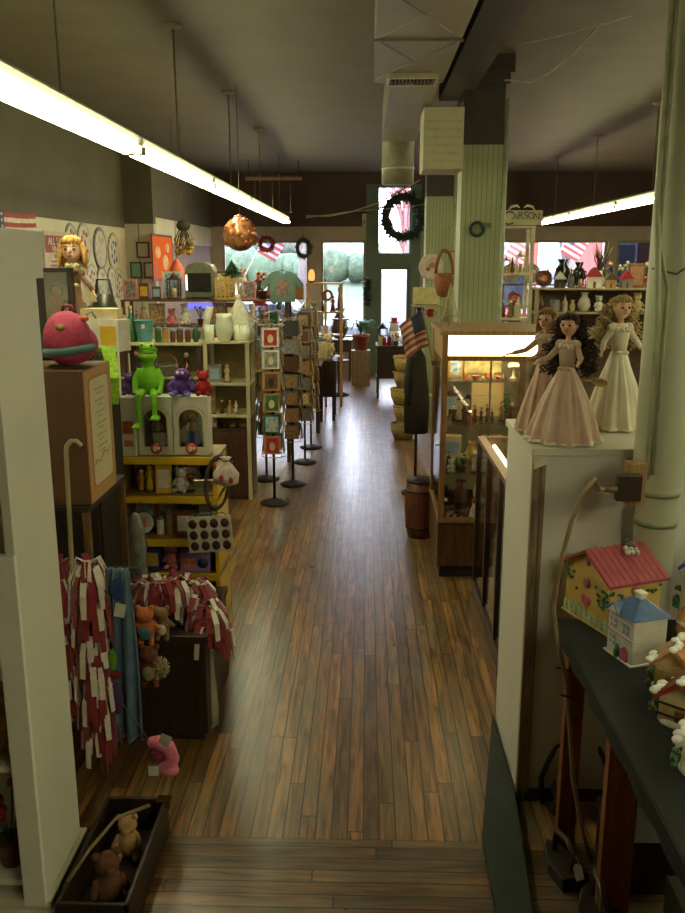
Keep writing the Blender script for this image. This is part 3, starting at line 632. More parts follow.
# ---- black cabinet behind with boxed doll etc.
r = thing('black_cabinet', 'tall near-black cabinet behind the printed carton, goods crowded on its top', 'cabinet', (-1.31, 4.02, 0))
BK = M((38,32,28), .6)
obj('carcass', B().box(-.75,0,0,.42,0,1.845), BK, r); obj('top_board', B().box(-.77,.02,-.02,.44,1.845,1.87), wood((110,88,58),(70,52,30)), r)
for s in (0,1): obj('door', B().box(-.74+.37*s,-.385+.37*s,-.018,0,.06,1.8), M((44,36,30), .5), r, .003)
ZB = 1.872
# boxed doll
a = Pt(32, 268, 3.98); c2 = Pt(70, 345, 3.98); w = c2.x-a.x; h = a.z-ZB
r = thing('boxed_fashion_doll', 'boxed doll in a tall black carton with a clear window, on the black cabinet', 'boxed doll', (c2.x-w/2, 4.06, ZB), .12)
obj('carton_frame', B().box(-w/2,w/2,.05,.06,0,h).box(-w/2,-w/2+.012,-.05,.05,0,h).box(w/2-.012,w/2,-.05,.05,0,h).box(-w/2,w/2,-.05,.05,0,.02).box(-w/2,w/2,-.05,.05,h-.02,h).box(-w/2,-w/2+.035,-.052,-.05,0,h), M((40,36,34), .35), r)
obj('backing_card', B().box(-w/2+.012,w/2-.012,.04,.05,.02,h-.02), M((180,165,125), .5, 0, .3, 8), r)
obj('clear_window', B().box(-w/2+.03,w/2-.012,-.05,-.048,.02,h-.02), PLASTIC, r)
b = B().ball((0,0,h*.72), h*.06, 12, 8).tube([(0,0,h*.1),(0,0,h*.3),(0,0,h*.5),(0,0,h*.63),(0,0,h*.7)], [.02,.03,.03,.035,.012], 10)
for s in (-1,1): b.tube([(s*.03,0,h*.6),(s*.06,-.02,h*.5),(s*.03,-.035,h*.42)], [.012,.010,.008], 8)
dd = obj('doll_figure', b, M((200,140,100), .5), r)
obj('doll_hair', B().ball((0,.015,h*.74),(h*.085,h*.06,h*.09),12,8), M((110,60,40), .8, 0, .3, 40), r)
obj('doll_dress', B().lathe([(h*.16,h*.08),(h*.12,h*.3),(h*.06,h*.5),(h*.08,h*.6)], n=18), M((190,120,84), .6, 0, .3, 20), r)
# ---- full doll builder
def doll(h, lab, loc, rz, hair_c, dress_c, trim_c, face_c=(224,178,146), curly=False, arms=((-.9,-.35),(.7,-.2)), dress_r=.30, hair_len=.3, hat=None, cape=None, group=None, mass=1.0, hs=1.0):
    r = thing('dressed_doll', lab, 'doll', loc, rz)
    sk = M(face_c, .35, 0, .05); hr = h*.075*hs; zh = h*(.975-.075*hs); sh = h*(.76 if hs == 1 else .68)
    b = B(); b.ball((0,0,zh), (hr*.88,hr*.9,hr*1.1), 16, 12).ball((0,-hr*.25,zh-hr*.45), (hr*.6,hr*.6,hr*.55), 12, 8)
    b.ball((0,-hr*.95,zh-hr*.15), (hr*.12,hr*.18,hr*.16), 8, 6)
    for s in (-1,1): b.ball((s*hr*.88,0,zh-hr*.05), (hr*.12,hr*.2,hr*.26), 8, 6)
    b.tube([(0,0,h*.5),(0,0,h*.58),(0,0,h*.66),(0,0,sh),(0,0,sh+h*.03),(0,0,zh-hr*.6)], [h*.05,h*.035,h*.05,h*.05,h*.02,h*.02], 14)
    for s in (-1,1): b.tube([(s*h*.03,0,h*.5),(s*h*.035,0,h*.25),(s*h*.03,0,h*.04),(s*h*.03,-h*.03,h*.015)], [h*.035,h*.022,h*.014,h*.016], 10)
    hands = []
    for s, (ax, ay) in zip((-1,1), arms):
        S = Vector((s*h*.055,0,sh)); E = S+Vector((s*h*.05+ax*h*.06, ay*h*.06, -h*.11)); W = E+Vector((ax*h*.09, ay*h*.13-h*.03, -h*.03 if ay < -.3 else -h*.07))
        b.tube([S,E,W], [h*.019,h*.016,h*.011], 10); b.ball(W+(W-E).normalized()*h*.015, (h*.013,h*.013,h*.01), 8, 6); hands.append((E,W))
    body = obj('body', b, sk, r, 0, h*.006)
    hb = B()
    for E, W in hands:
        d = (W-E).normalized(); o2 = d.cross(Vector((0,0,1))).normalized(); P0 = W+d*h*.022
        for q in range(4): hb.tube([P0+o2*(q-1.5)*h*.005, P0+o2*(q-1.5)*h*.006+d*h*.013, P0+o2*(q-1.5)*h*.006+d*h*(.021+.003*(q in (1,2)))-Vector((0,0,h*.006))], [h*.0028,h*.0026,h*.002], 6)
        hb.tube([W+d*h*.01+o2*h*.01, W+d*h*.018+o2*h*.018, W+d*h*.026+o2*h*.02], [h*.003,h*.003,h*.002], 6)
    obj('fingers', hb, sk, body)
    eb = B(); eb.ball((-hr*.36,-hr*.84,zh+hr*.02), (hr*.14,hr*.08,hr*.13), 8, 6).ball((hr*.36,-hr*.84,zh+hr*.02), (hr*.14,hr*.08,hr*.13), 8, 6)
    obj('eyes', eb, M((60,50,50), .1), body)
    obj('mouth', B().ball((0,-hr*.84,zh-hr*.55), (hr*.2,hr*.07,hr*.07), 8, 6), M((176,70,66), .4), body)
    ob = B(); 
    for s in (-1,1): ob.tube([(s*hr*.2,-hr*.86,zh+hr*.26),(s*hr*.38,-hr*.84,zh+hr*.33),(s*hr*.56,-hr*.72,zh+hr*.26)], hr*.03, 5)
    obj('eyebrows', ob, M((90,60,40), .6), body)
    rr = random.Random(int(h*1000)); hm = M(hair_c, .7, 0, .35, 60, .5); b = B()
    b.ball((0,hr*.22,zh+hr*.2), (hr*1.02,hr*.95,hr*1.0), 18, 12)
    obj('hair_cap', b, hm, r)
    b = B()
    if curly:
        for i in range(int(150*mass**1.5)):
            a = rr.uniform(-.25,PI+.25); z = rr.uniform(-hair_len*h, hr*1.0); q = hr*(1.0+.9*min(1,(hr-z)/(hair_len*h+hr)*1.6)*mass)*rr.uniform(.6,1.15)
            c0 = Vector((q*math.cos(a), q*math.sin(a)*.8+hr*.3, zh+z)); rad = hr*rr.uniform(.16,.3)
            b.tube([c0+Vector((rad*math.cos(t*1.25), rad*math.sin(t*1.25)*.8, -t*hr*.11)) for t in range(9)], hr*.085, 5)
    else:
        for i in range(60):
            a = rr.uniform(-.35,PI+.35); L = hair_len*h*rr.uniform(.7,1.05); q = hr*rr.uniform(.85,1.05)
            b.tube([(q*.6*math.cos(a),q*.6*math.sin(a)+hr*.2,zh+hr*.9),(q*1.05*math.cos(a),q*1.0*math.sin(a)+hr*.1,zh+hr*.2),(q*1.2*math.cos(a),q*1.1*math.sin(a)+hr*.1,zh-L*.5),(q*1.25*math.cos(a),q*1.1*math.sin(a)+hr*.1,zh-L)], [hr*.16,hr*.18,hr*.16,hr*.06], 6)
    for i in range(9):
        a = PI+ (i+.5)/9*PI; b.tube([(hr*.3*math.cos(a),hr*.3*math.sin(a),zh+hr*1.15),(hr*.8*math.cos(a),hr*.8*math.sin(a),zh+hr*.85),(hr*.93*math.cos(a),hr*.9*math.sin(a),zh+hr*.5)], [hr*.16,hr*.17,hr*.08], 6)
    obj('curls' if curly else 'locks', b, hm, r)
    pl = lambda a, k: .10*(1-k)*math.sin(11*a+2*k)+.05*(1-k)*math.sin(23*a)
    dm = M(dress_c, .55, 0, .16, 8, .2, .3)
    b = B(); b.lathe([(h*dress_r,.004),(h*dress_r*1.02,h*.02),(h*dress_r*.88,h*.15),(h*dress_r*.66,h*.32),(h*dress_r*.42,h*.46),(h*.062,h*.56),(h*.055,h*.58)], n=96, pleat=pl)
    sk2 = obj('skirt', b, dm, r)
    obj('lace_hem', B().lathe([(h*dress_r*1.06,.003),(h*dress_r*1.07,h*.012),(h*dress_r*1.0,h*.03)], n=96, pleat=lambda a,k: .10*math.sin(11*a)+.03*math.sin(40*a)), M(trim_c, .7, 0, .2, 50), sk2)
    b = B(); b.lathe([(h*.056,h*.57),(h*.062,h*.62),(h*.072,h*.7),(h*.07,sh),(h*.045,sh+h*.025)], n=24, sy=.8); obj('bodice', b, dm, r)
    for s, (E, W) in zip((-1,1), hands):
        b = B().ball((s*h*.062,0,sh-h*.01), (h*.042,h*.04,h*.04), 12, 8).tube([(s*h*.062,0,sh-h*.02), tuple(E), tuple(E+(W-E)*.7)], [h*.03,h*.022,h*.02], 10); obj('sleeve', b, dm, r)
    b = B()
    for i in range(10): b.ball((h*.05*math.cos(PI+PI*i/9), -h*.035+h*.03*math.sin(PI+PI*i/9), h*.735+.012*h*(i % 2)), h*.016, 8, 5)
    obj('lace_collar', b, M(trim_c, .7, 0, .2, 50), r)
    obj('waist_bow', B().ball((-h*.025,-h*.06,h*.57),(h*.028,h*.01,h*.018),8,6).ball((h*.025,-h*.06,h*.57),(h*.028,h*.01,h*.018),8,6).ball((0,-h*.065,h*.57),h*.01,8,6), M(trim_c, .5), r)
    if cape:
        b = B(); b.lathe([(h*.17,h*.42),(h*.13,h*.55),(h*.09,h*.7),(h*.05,h*.8)], (0,h*.04,0), 40, 1, .8, lambda a,k: .08*math.sin(9*a)-(.3 if math.sin(a) < -.3 else 0)); obj('cape', b, M(cape, .7), r)
    if hat: obj('hat', B().lathe([(hr*1.25,0),(hr*1.3,hr*.08),(hr*.85,hr*.15),(hr*.8,hr*.6),(hr*.3,hr*.8)], (0,hr*.2,zh+hr*.75), 24), M(hat, .7), r)
    return r
a = Pt(76, 330, 4.12)
doll(.54, 'blonde doll in a cream bodice and brown skirt, standing on the black cabinet', (a.x, 4.14, ZB), .1, (190,144,72), (112,78,50), (214,200,150), dress_r=.17, hair_len=.16, arms=((-.2,-.2),(.5,-.1)), cape=(214,204,176), hs=1.3)
o = one('pumpkin_ornament', B().lathe([(.012,0),(.035,.01),(.045,.035),(.035,.06),(.01,.065)], n=20, pleat=lambda a,k:.08*math.cos(8*a)), M((210,140,30), .5), 'small orange-yellow pumpkin ornament at the feet of the blonde doll', 'ornament', (a.x+.02, 4.03, ZB))
a = Pt(100, 330, 4.2)
one('dark_handbag', B().lathe([(.05,0),(.08,.04),(.075,.12),(.05,.2),(.03,.26)], n=16, sx=1.3).tube([(-.05,0,.2),(-.03,0,.33),(.03,0,.33),(.05,0,.2)], .007, 6), M((50,52,34), .35), 'dark olive patent handbag leaning behind the blonde doll on black cabinet', 'handbag', (a.x, 4.30, ZB))
a = Pt(113, 345, 4.05)
item('box', .2, 'cream', 'cream printed box on the black cabinet beside the doll', (a.x-.06, 4.1, ZB), 0, 2)
item('box', .15, 'white', 'white and red printed box at the end of the black cabinet top', (a.x+.0, 4.08, ZB), -.3, 5)
item('plate', .2, 'grey', 'grey patterned plate propped behind boxes on the black cabinet', (a.x-.16, 4.34, ZB), 0, 3)
# lime scarf hanging down from cabinet end
b = B(); a0 = Pt(100,345,3.9); a1 = Pt(112,404,3.9)
r = thing('lime_scarf', 'lime green fuzzy scarf hanging behind the printed carton', 'scarf', (0,0,0))
obj('strip', B().ribbon([(a0.x-.04,4.06,ZB+.012),(a0.x+.01,3.99,ZB+.012),(a0.x+.03,3.96,ZB-.05),(a0.x+.05,3.9,a1.z+.12),(a1.x,3.9,a1.z)], .06, (1,.2,0), .02), M((130,170,40), .9, 0, .3, 50, .5), r)
# ---- yellow shelf unit
YS, YB = 4.5, 4.85
xa, xb = Pt(113,460,YS).x, Pt(216,460,YS).x
zs = [Pt(160,y,YS).z for y in (458, 497, 540, 574, 624)]
r = thing('yellow_shelf_unit', 'shelf unit with bright yellow shelf edges, full of toys and boxes', 'shelf unit', (0,0,0))
YL = M((196,160,24), .35, 0, .08, 6); SHW = M((140,110,64), .6)
for z in zs+[.08]:
    s = obj('shelf', B().box(xa,xb,YS+.01,YB,z-.022,z), SHW, r); obj('yellow_edge', B().box(xa,xb,YS-.012,YS+.01,z-.034,z+.004), YL, s)
for x in (xa, xb-.022): obj('upright', B().box(x,x+.022,YS+.005,YB,0,zs[0]-.034), YL if x > xa else M((120,96,40), .5), r)
obj('back_panel', B().box(xa,xb,YB,YB+.012,0,zs[0]), M((92,68,40), .7), r)
zt0 = zs[0]+.006
# doll boxes with arched windows
def arch_box(x, w, h, lab, dress, hair):
    r = thing('boxed_doll', lab, 'boxed doll', (x, YS+.05, zt0)); d = .11; WB = M((184,180,160), .5, 0, .05, 8)
    ax0, ax1, az0, az1 = -w*.34, w*.34, h*.14, h*.62
    f = B(); rim = [(w*.34*math.cos(PI*i/12), az1+w*.34*.85*math.sin(PI*i/12)) for i in range(13)]
    f.box(-w/2,ax0,0,.008,0,h).box(ax1,w/2,0,.008,0,h).box(ax0,ax1,0,.008,0,az0)
    for i in range(12):
        (u0,v0),(u1,v1) = rim[i], rim[i+1]; f.prism([(u1,v1),(u0,v0),(u0,h),(u1,h)], 0, .008, 1)
    f.box(-w/2,-w/2+.006,.008,d,0,h).box(w/2-.006,w/2,.008,d,0,h).box(-w/2+.006,w/2-.006,.008,d,0,.006).box(-w/2+.006,w/2-.006,.008,d,h-.006,h)
    obj('carton', f, WB, r)
    obj('dark_lining', B().box(-w/2+.006,w/2-.006,d-.006,d,.006,h-.006), M((96,90,66), .7), r)
    rb = B().tube([(u,-.002,v) for u, v in [(ax0,az0)]+rim[::-1]+[(ax1,az0)]], .003, 6); obj('window_rim', rb, M((160,140,96), .4), r)
    lt = B()
    for i in range(13):
        a = PI*(i+1)/14; lt.box(w*.41*math.cos(a)-.004, w*.41*math.cos(a)+.004, -.001, 0, az1+w*.36*math.sin(a)-.002, az1+w*.36*math.sin(a)+.009)
    obj('arched_title', lt, M((150,140,116), .5), r)
    m = B().lathe([(.0,0),(w*.17,.0),(w*.17,.004),(.0,.004)], n=20); m.turn(Matrix.Translation((0,0,h*.11))@Matrix.Rotation(PI/2,4,'X'))
    md = obj('medallion', m, M((160,56,40), .5, 0, .5, 60), r); obj('medallion_mark', B().ball((-.008,-.006,h*.11),(.012,.003,.016)).ball((.012,-.006,h*.12),(.009,.003,.01)), M((206,190,150), .5), md)
    b = B().ball((0,.05,h*.64), w*.105, 12, 8).tube([(0,.05,h*.35),(0,.05,h*.5),(0,.05,h*.57)], [w*.08,w*.1,w*.04], 10)
    for s in (-1,1): b.tube([(s*w*.1,.05,h*.53),(s*w*.15,.035,h*.45),(s*w*.05,.02,h*.41)], [w*.035,w*.03,w*.02], 8)
    obj('doll_body', b, M((208,170,140), .5), r)
    obj('doll_hair', B().ball((0,.06,h*.665), (w*.15,w*.11,w*.15), 12, 8), M(hair, .8, 0, .3, 60), r)
    obj('doll_dress', B().lathe([(w*.26,h*.1),(w*.24,h*.25),(w*.12,h*.42),(w*.1,h*.5)], (0,.05,0), 24, 1, .6, lambda a,k: .06*math.sin(12*a)), M(dress, .6, 0, .2, 20), r)
    obj('window_film', B().box(ax0,ax1,.004,.005,az0,az1+w*.28), PLASTIC, r)
    return r
xs = [Pt(p,430,YS+.05).x for p in (138,173,209)]; hb = Pt(160,397,YS+.05).z-zt0
arch_box((xs[0]+xs[1])/2, xs[1]-xs[0]-.006, hb, 'white doll box under the lime green frog, doll inside in dark green dress', (50,60,40), (70,60,40))
arch_box((xs[1]+xs[2])/2, xs[2]-xs[1]-.006, hb, 'white arched-window doll box beside it, doll inside in a blue gown', (40,70,175), (90,84,80))
x2 = Pt(122,430,YS+.05).x
r = thing('doll_box_side', 'white doll box seen side-on at the end of yellow shelf, with two red seals', 'boxed doll', (x2, YS+.02, zt0))
r.name = 'turned_doll_box'
w = xs[0]-x2-.006
obj('carton', B().box(0,w,0,.2,0,hb), M((190,184,164), .5, 0, .05, 8), r)
obj('upper_seal', B().box(w*.15,w*.85,-.002,0,hb*.38,hb*.6), M((170,80,50), .5, 0, .5, 50), r); obj('lower_seal', B().box(w*.2,w*.8,-.002,0,hb*.16,hb*.27), M((176,96,74), .5, 0, .5, 50), r)
# frog plush sitting on the boxes (generic)
fg = M((116,182,30), .85, 0, .12, 50, .3)
a = Pt(148, 397, YS+.04)
r = thing('frog_plush', 'lime green plush frog sitting on the doll boxes with long legs hanging down', 'soft toy', (a.x, YS+.08, zt0+hb+.004))
b = B().ball((0,0,.085),(.062,.05,.085),16,12).tube([(0,0,.14),(0,0,.19)], [.03,.028], 10)
b.ball((0,-.005,.215),(.052,.05,.035),16,10)
for s in (-1,1):
    b.tube([(s*.045,0,.145),(s*.075,-.01,.09),(s*.068,-.04,.03),(s*.06,-.05,.015)], [.018,.016,.015,.017], 10)
for s, dz in ((-1,-.145),(1,-.10)):
    b.tube([(s*.03,-.03,.02),(s*.04,-.078,.005),(s*.045,-.085,-.03),(s*.042,-.085,dz)], [.022,.02,.017,.014], 10)
    b.ball((s*.05,-.1,dz-.008),(.028,.034,.014),12,8)
    for q in (-1,0,1): b.ball((s*.05+q*.018,-.13,dz-.01),(.011,.014,.009),8,6)
bd = obj('body', b, fg, r, 0, .0045)
obj('upper_jaw', B().ball((0,.012,.245),(.05,.042,.024),14,8).turn(Matrix.Translation((0,.02,.235))@Matrix.Rotation(-.5,4,'X')@Matrix.Translation((0,-.02,-.235))), fg, r)
obj('mouth_lining', B().ball((0,-.02,.232),(.044,.03,.014),12,6), M((60,74,20), .8), r)
e = obj('eyes', B().ball((-.026,-.005,.272),.015,10,8).ball((.026,-.005,.272),.015,10,8), M((170,200,80), .5), r)
obj('pupils', B().ball((-.026,-.018,.274),.006,8,6).ball((.026,-.018,.274),.006,8,6), M((15,15,12), .2), e)
# purple monster plush
a = Pt(181, 397, YS+.05); pm = M((78,44,118), .9, 0, .3, 50, .6)
r = thing('monster_plush', 'fuzzy purple monster plush with horns sitting on the blue-gown doll box', 'soft toy', (a.x, YS+.09, zt0+hb+.004))
b = B().ball((0,0,.055),(.055,.045,.055),14,10).ball((.004,-.01,.115),(.043,.04,.035),14,10)
for s in (-1,1): b.tube([(s*.035,0,.08),(s*.065,-.02,.05),(s*.06,-.035,.025)], [.018,.016,.015], 8); b.ball((s*.035,-.045,.016),(.022,.03,.016),10,6)
obj('body', b, pm, r, 0, .004)
t = B(); rr = random.Random(9)
for i in range(90):
    v = Vector((rr.gauss(0,1), rr.gauss(0,1), rr.gauss(0,1))).normalized(); p = Vector((0,0,.065))+Vector((v.x*.052,v.y*.044,v.z*.06)); t.tube([p, p+v*.016+Vector((0,0,.003))], [.004,.001], 4)
obj('fur_tufts', t, pm, r)
obj('horns', B().tube([(-.02,0,.145),(-.03,0,.165),(-.026,0,.18)], [.007,.005,.001], 6).tube([(.024,0,.145),(.034,0,.165),(.03,0,.18)], [.007,.005,.001], 6), M((190,120,60), .5), r)
e = obj('eyes', B().ball((-.012,-.045,.128),.009,8,6).ball((.014,-.045,.128),.009,8,6), M((220,214,200), .3), r); obj('pupils', B().ball((-.012,-.053,.128),.004,6,5).ball((.014,-.053,.128),.004,6,5), M((15,12,12), .3), e)
obj('feet', B().ball((-.04,-.06,.014),(.02,.018,.012),8,6).ball((.04,-.06,.014),(.02,.018,.012),8,6), M((90,110,150), .8), r)
# small plush in red next to it (plain bear shapes)
a = Pt(203, 397, YS+.05); item('bear', .14, 'red', 'small red plush bear sitting at the end of the doll boxes', (a.x, YS+.08, zt0+hb+.004), .1, 3)
a = Pt(128, 397, YS+.05); item('bear', .12, 'purple', 'small purple plush bear sitting on the side-on doll box', (a.x, YS+.09, zt0+hb+.004), .1, 3)
# goods on yellow shelves
def X5(px, z): return px  # readability
fill('on the second yellow-edged shelf', xa+.10, xb-.12, YS+.10, zs[1]+.006, .12, .17, 31, 'figurine candle box bottle vase book figurine bear', 'cream,yellow,tan,gold,white,green', True, .006, .01)
a = Pt(188, 495, YS+.08); item('plate', .13, 'white', 'white scalloped china plate on a stand, second yellow-edged shelf', (xb-.17, YS+.14, zs[1]+.006), 0, 8)
a = Pt(197,496,YS+.05); one('silver_gift_tin', B().box(-.055,.055,-.03,.03,0,.09).box(-.058,.058,-.033,.033,.075,.085), M((200,200,180), .15, .9), 'shiny silver square tin near the end of the second yellow-edged shelf', 'tin', (xb-.08, YS+.06, zs[1]+.006), 0, None, .003)
item('plate', .12, 'white', 'white round china plate at the near end of the third yellow-edged shelf', (Pt(139,520,YS).x, YS+.10, zs[2]+.006), 0, 8)
fill('on the third yellow-edged shelf', Pt(152,520,YS).x, xb-.05, YS+.10, zs[2]+.006, .10, .16, 41, 'frame figurine box candle bear book', 'cream,red,white,brown,tan', True, .006, .01)
r = thing('toy_camera_box', 'lilac printed toy box with a dark round window, on fourth yellow-edged shelf', 'toy box', (Pt(194,560,YS).x, YS+.07, zs[3]+.006))
obj('carton', B().box(-.085,.085,-.05,.05,0,.115), M((140,110,150), .5, 0, .25, 12), r, .003)
obj('round_window', B().cyl((.045,-.056,.055),(.045,-.05,.055), .03, .03, 20), M((24,28,70), .15), r); obj('orange_print', B().box(-.07,.0,-.052,-.05,.03,.08), M((190,110,70), .5, 0, .5, 40), r)
item('bear', .15, 'pink', 'bright pink plush bear on the fourth yellow-edged shelf beside lilac box', (Pt(168,560,YS).x, YS+.09, zs[3]+.006), 0, 2)
item('box', .13, 'cobalt blue', 'blue and yellow toy box at the near end of fourth yellow-edged shelf', (Pt(150,560,YS).x, YS+.09, zs[3]+.006), 0, 12)
fill('on the lowest yellow-edged shelf', xa+.25, xb-.05, YS+.10, zs[4]+.006, .12, .2, 51, 'box book basket box', 'brown,tan,cream,red', False)
# pin card with 12 dark ovals
a = Pt(188,516,4.3); c2 = Pt(234,552,4.3); w = c2.x-a.x; h = a.z-c2.z
r = thing('brooch_card', 'white wire-hung card holding twelve dark oval badges in three rows', 'badge card', ((a.x+c2.x)/2-.0, 4.30, c2.z), 0, None, (0,-.07))
obj('card', B().box(-w/2,w/2,0,.006,0,h), M((176,172,154), .5), r); 
for j in range(3):
    for i in range(4):
        o = obj('badge', B().ball((-w/2+w*(.14+.24*i),-.003,h*(.18+.31*j)),(w*.095,.006,h*.13),14,8), M((58+8*(i%2),32,30), .25, 0, .4, 60), r)
obj('hanger', B().tube([(-w*.4,0,h),(-w*.35,0,h+.015),(w*.35,0,h+.015),(w*.4,0,h)], .003, 6), M((90,84,74), .4, .6), r)
obj('back_arm', B().cyl((0,.006,h*.9),(0,.2,h*.9), .004), M((90,84,74), .4, .6), r)
# dark oval grapevine hoop with plastic-wrapped insert hanging on the shelf end
a = Pt(218,482,4.42)
r = thing('hoop_wreath', 'dark oval grapevine hoop hanging at the end of the yellow shelves', 'wreath', (a.x, 4.40, a.z), 0, None, (0,.12))
b = B(); rr = random.Random(2)
for k in range(5): b.tube([((.062+.004*math.sin(5*t+k))*math.cos(t)+rr.uniform(-.002,.002), .008*math.cos(k*2+3*t), (.145+.006*math.cos(4*t+k))*math.sin(t)) for t in [2*PI*i/30 for i in range(31)]], .008, 6)
obj('vine_ring', b, M((58,40,26), .8, 0, .3, 40), r)
r = thing('wrapped_fabric', 'bunched red and white cloth in clear wrap hung over the grapevine hoop', 'bag', (a.x+.06, 4.33, a.z+.10))
b = B().lathe([(.005,-.1),(.055,-.085),(.06,-.03),(.03,.02),(.012,.04),(.03,.06)], n=30, sy=.5, pleat=lambda q,k: .18*math.sin(7*q)); obj('cloth', b, M((196,180,170), .5, 0, .3, 30), r)
obj('red_print', B().ball((-.02,-.03,-.05),(.014,.004,.02)).ball((.03,-.028,-.06),(.012,.004,.018)), M((160,50,46), .5), r); obj('tie', B().torus((0,0,.04), .014, .004, 'z', 12, 6), M((50,40,40), .5), r)
obj('hook', B().tube([(0,0,.05),(0,.02,.09),(-.03,.07,.1)], .003, 6), M((120,110,100), .3, .8), r)
# clear bag column hanging at the near end
a = Pt(138,545,4.38); r = thing('hanging_clear_bags', 'long clear plastic sleeve of pale goods hanging at the shelf end', 'plastic sleeve', (a.x, 4.36, a.z))
obj('sleeve', B().lathe([(.02,-.22),(.05,-.18),(.045,-.08),(.055,0),(.04,.1),(.03,.16),(.012,.19)], n=24, sy=.6, pleat=lambda q,k: .12*math.sin(6*q+k*9)), M((120,120,108), .25, 0, .3, 20), r)
obj('hook', B().tube([(0,0,.18),(0,.02,.21),(0,.14,.22)], .003, 6), M((120,110,100), .3, .8), r)
# ---- low dark chest with fringed scarf
r = thing('low_chest', 'low dark wooden chest on the floor under the red and white fringed scarf', 'chest', (-1.16, 3.72, 0))
obj('carcass', B().box(0,.40,0,.62,.04,.52), DK, r, .004); obj('lid', B().box(-.01,.41,-.01,.63,.52,.56), wood((60,40,26),(34,22,14)), r, .004)
obj('plinth', B().box(.02,.38,.02,.6,0,.04), BK, r)
FR, FW = M((116,12,24), .9, 0, .2, 40, .2, .5), M((196,186,172), .9, 0, .12, 40, .2, .5)
def fringe_scarf(lab, path, n, L, loc, seed, spread=1.0, droop=1.0):
    r = thing('fringed_scarf', lab, 'scarf', loc); rr = random.Random(seed)
    P = [Vector(p) for p in path]
    obj('core', B().tube(P, .03, 10), FR, r)
    b = B()
    for i in range(n):
        t = rr.random()*(len(P)-1); k = min(int(t), len(P)-2); p = P[k].lerp(P[k+1], t-k)
        a = rr.uniform(0, 2*PI); ou = Vector((math.cos(a), math.sin(a)*.8-.25, rr.uniform(-.1,.5))).normalized(); l = L*rr.uniform(.6,1.1)
        pts = [p, p+ou*l*.35*spread+Vector((0,0,l*.06)), p+ou*l*.55*spread-Vector((0,0,l*.3*droop)), p+ou*l*.6*spread-Vector((0,0,l*.75*droop))]
        b.m = 1 if rr.random() < .36 else 0
        sd = ou.cross(Vector((0,0,1))); sd = sd if sd.length > .1 else Vector((1,0,0))
        b.ribbon(pts, [.024,.026,.026,.022], sd, .004)
    f = obj('fringe', b, [FR, FW], r); f['kind'] = 'stuff'; return r
fringe_scarf('red and white fringed fleece scarf heaped over the low dark chest', [(-.05,.28,.03),(.03,.15,.08),(.13,.12,.13),(.22,.15,.12),(.31,.2,.09),(.39,.1,.0),(.41,.08,-.12)], 420, .22, (-1.16, 3.75, .62), 3, 1.0, .8)
a = Pt(92, 640, 3.34)
fringe_scarf('long red and white fringed fleece scarf hanging down the rack beside white bookcase', [(0,.02,.02),(0,-.01,-.06),(.01,-.0,-.2),(.0,-.0,-.4),(.01,0,-.58),(.0,0,-.72)], 420, .19, (a.x, 3.35, 1.03), 5, .8, 1.1)
fringe_scarf('second fringed fleece scarf, whiter, hanging close behind the long red one', [(0,.02,.02),(0,-.01,-.06),(.0,-.0,-.2),(.0,-.0,-.42),(.01,0,-.6)], 230, .17, (a.x-.13, 3.36, 1.03), 8, .7, 1.1)
# soft blanket in bright shapes
a = Pt(130, 640, 3.36)
r = thing('printed_blanket', 'blue fleece blanket with green and purple shapes hanging on the rack rail', 'blanket', (a.x-.01, 3.37, 1.03))
b = B(); nx, nz = 24, 30; vs = []; fs = []
for j in range(nz+1):
    for i in range(nx+1):
        u = i/nx; v = j/nz; x = (-.10+.14*u)*(.6+.4*v); vs.append((x, -.02+.03*math.sin(u*14+v*2)*(.4+v*.6)-.0*v, -.80*v))
for j in range(nz):
    for i in range(nx): q = j*(nx+1)+i; fs.append((q,q+nx+1,q+nx+2,q+1))
b.add(vs, fs, True); BL = M((62,90,110), .9, 0, .3, 12, .2, .4)
o = obj('cloth', b, BL, r); md = o.modifiers.new('solid', 'SOLIDIFY'); md.thickness = .008
for (x, z, sx_, sz, c, n) in [(-.06,-.40,.02,.05,(90,140,40),'green_shape'),(-.05,-.58,.028,.08,(74,44,90),'purple_shape'),(-.02,-.08,.03,.05,(40,54,110),'blue_shape'),(-.05,-.47,.03,.02,(120,30,36),'red_shape')]:
    obj(n, B().ball((x,-.05,z),(sx_,.008,sz),14,8), M(c, .9, 0, .15, 30), r)
obj('care_tag', B().box(.0,.045,-.056,-.053,-.20,-.14).turn(Matrix.Rotation(.2,4,'Y')), M((190,184,176), .6), r)
# small hanging plush toys
def hang_plush(px, py, Y, lab, c1, c2, h):
    a = Pt(px, py, Y); r = thing('hanging_plush', lab, 'soft toy', a)
    b = B().ball((0,0,0),(h*.28,h*.24,h*.34),14,10).ball((0,-.01,h*.42),(h*.25,h*.24,h*.22),14,10)
    for s in (-1,1): b.tube([(s*h*.2,0,h*.15),(s*h*.42,-.01,-h*.02)], [h*.09,h*.07], 8); b.tube([(s*h*.12,0,-h*.25),(s*h*.17,-.02,-h*.5)], [h*.1,h*.09], 8); b.ball((s*h*.2,0,h*.62),h*.09,8,6)
    obj('body', b, M(c1, .9, 0, .25, 50, .5), r, 0, .006); obj('belly', B().ball((0,-h*.17,-.01),(h*.18,h*.1,h*.22),12,8), M(c2, .9, 0, .2, 40), r)
    obj('eyes', B().ball((-h*.09,-h*.24,h*.46),h*.03,6,5).ball((h*.09,-h*.24,h*.46),h*.03,6,5), M((15,12,10), .2), r)
    obj('hang_loop', B().tube([(0,0,h*.6),(0,.02,h*.75),(0,.05,h*.8)], .003, 6), M((60,50,40), .6), r)
hang_plush(146, 628, 3.55, 'multicoloured plush toy, orange and blue, hanging beside the blanket', (176,96,50), (70,110,120), .16)
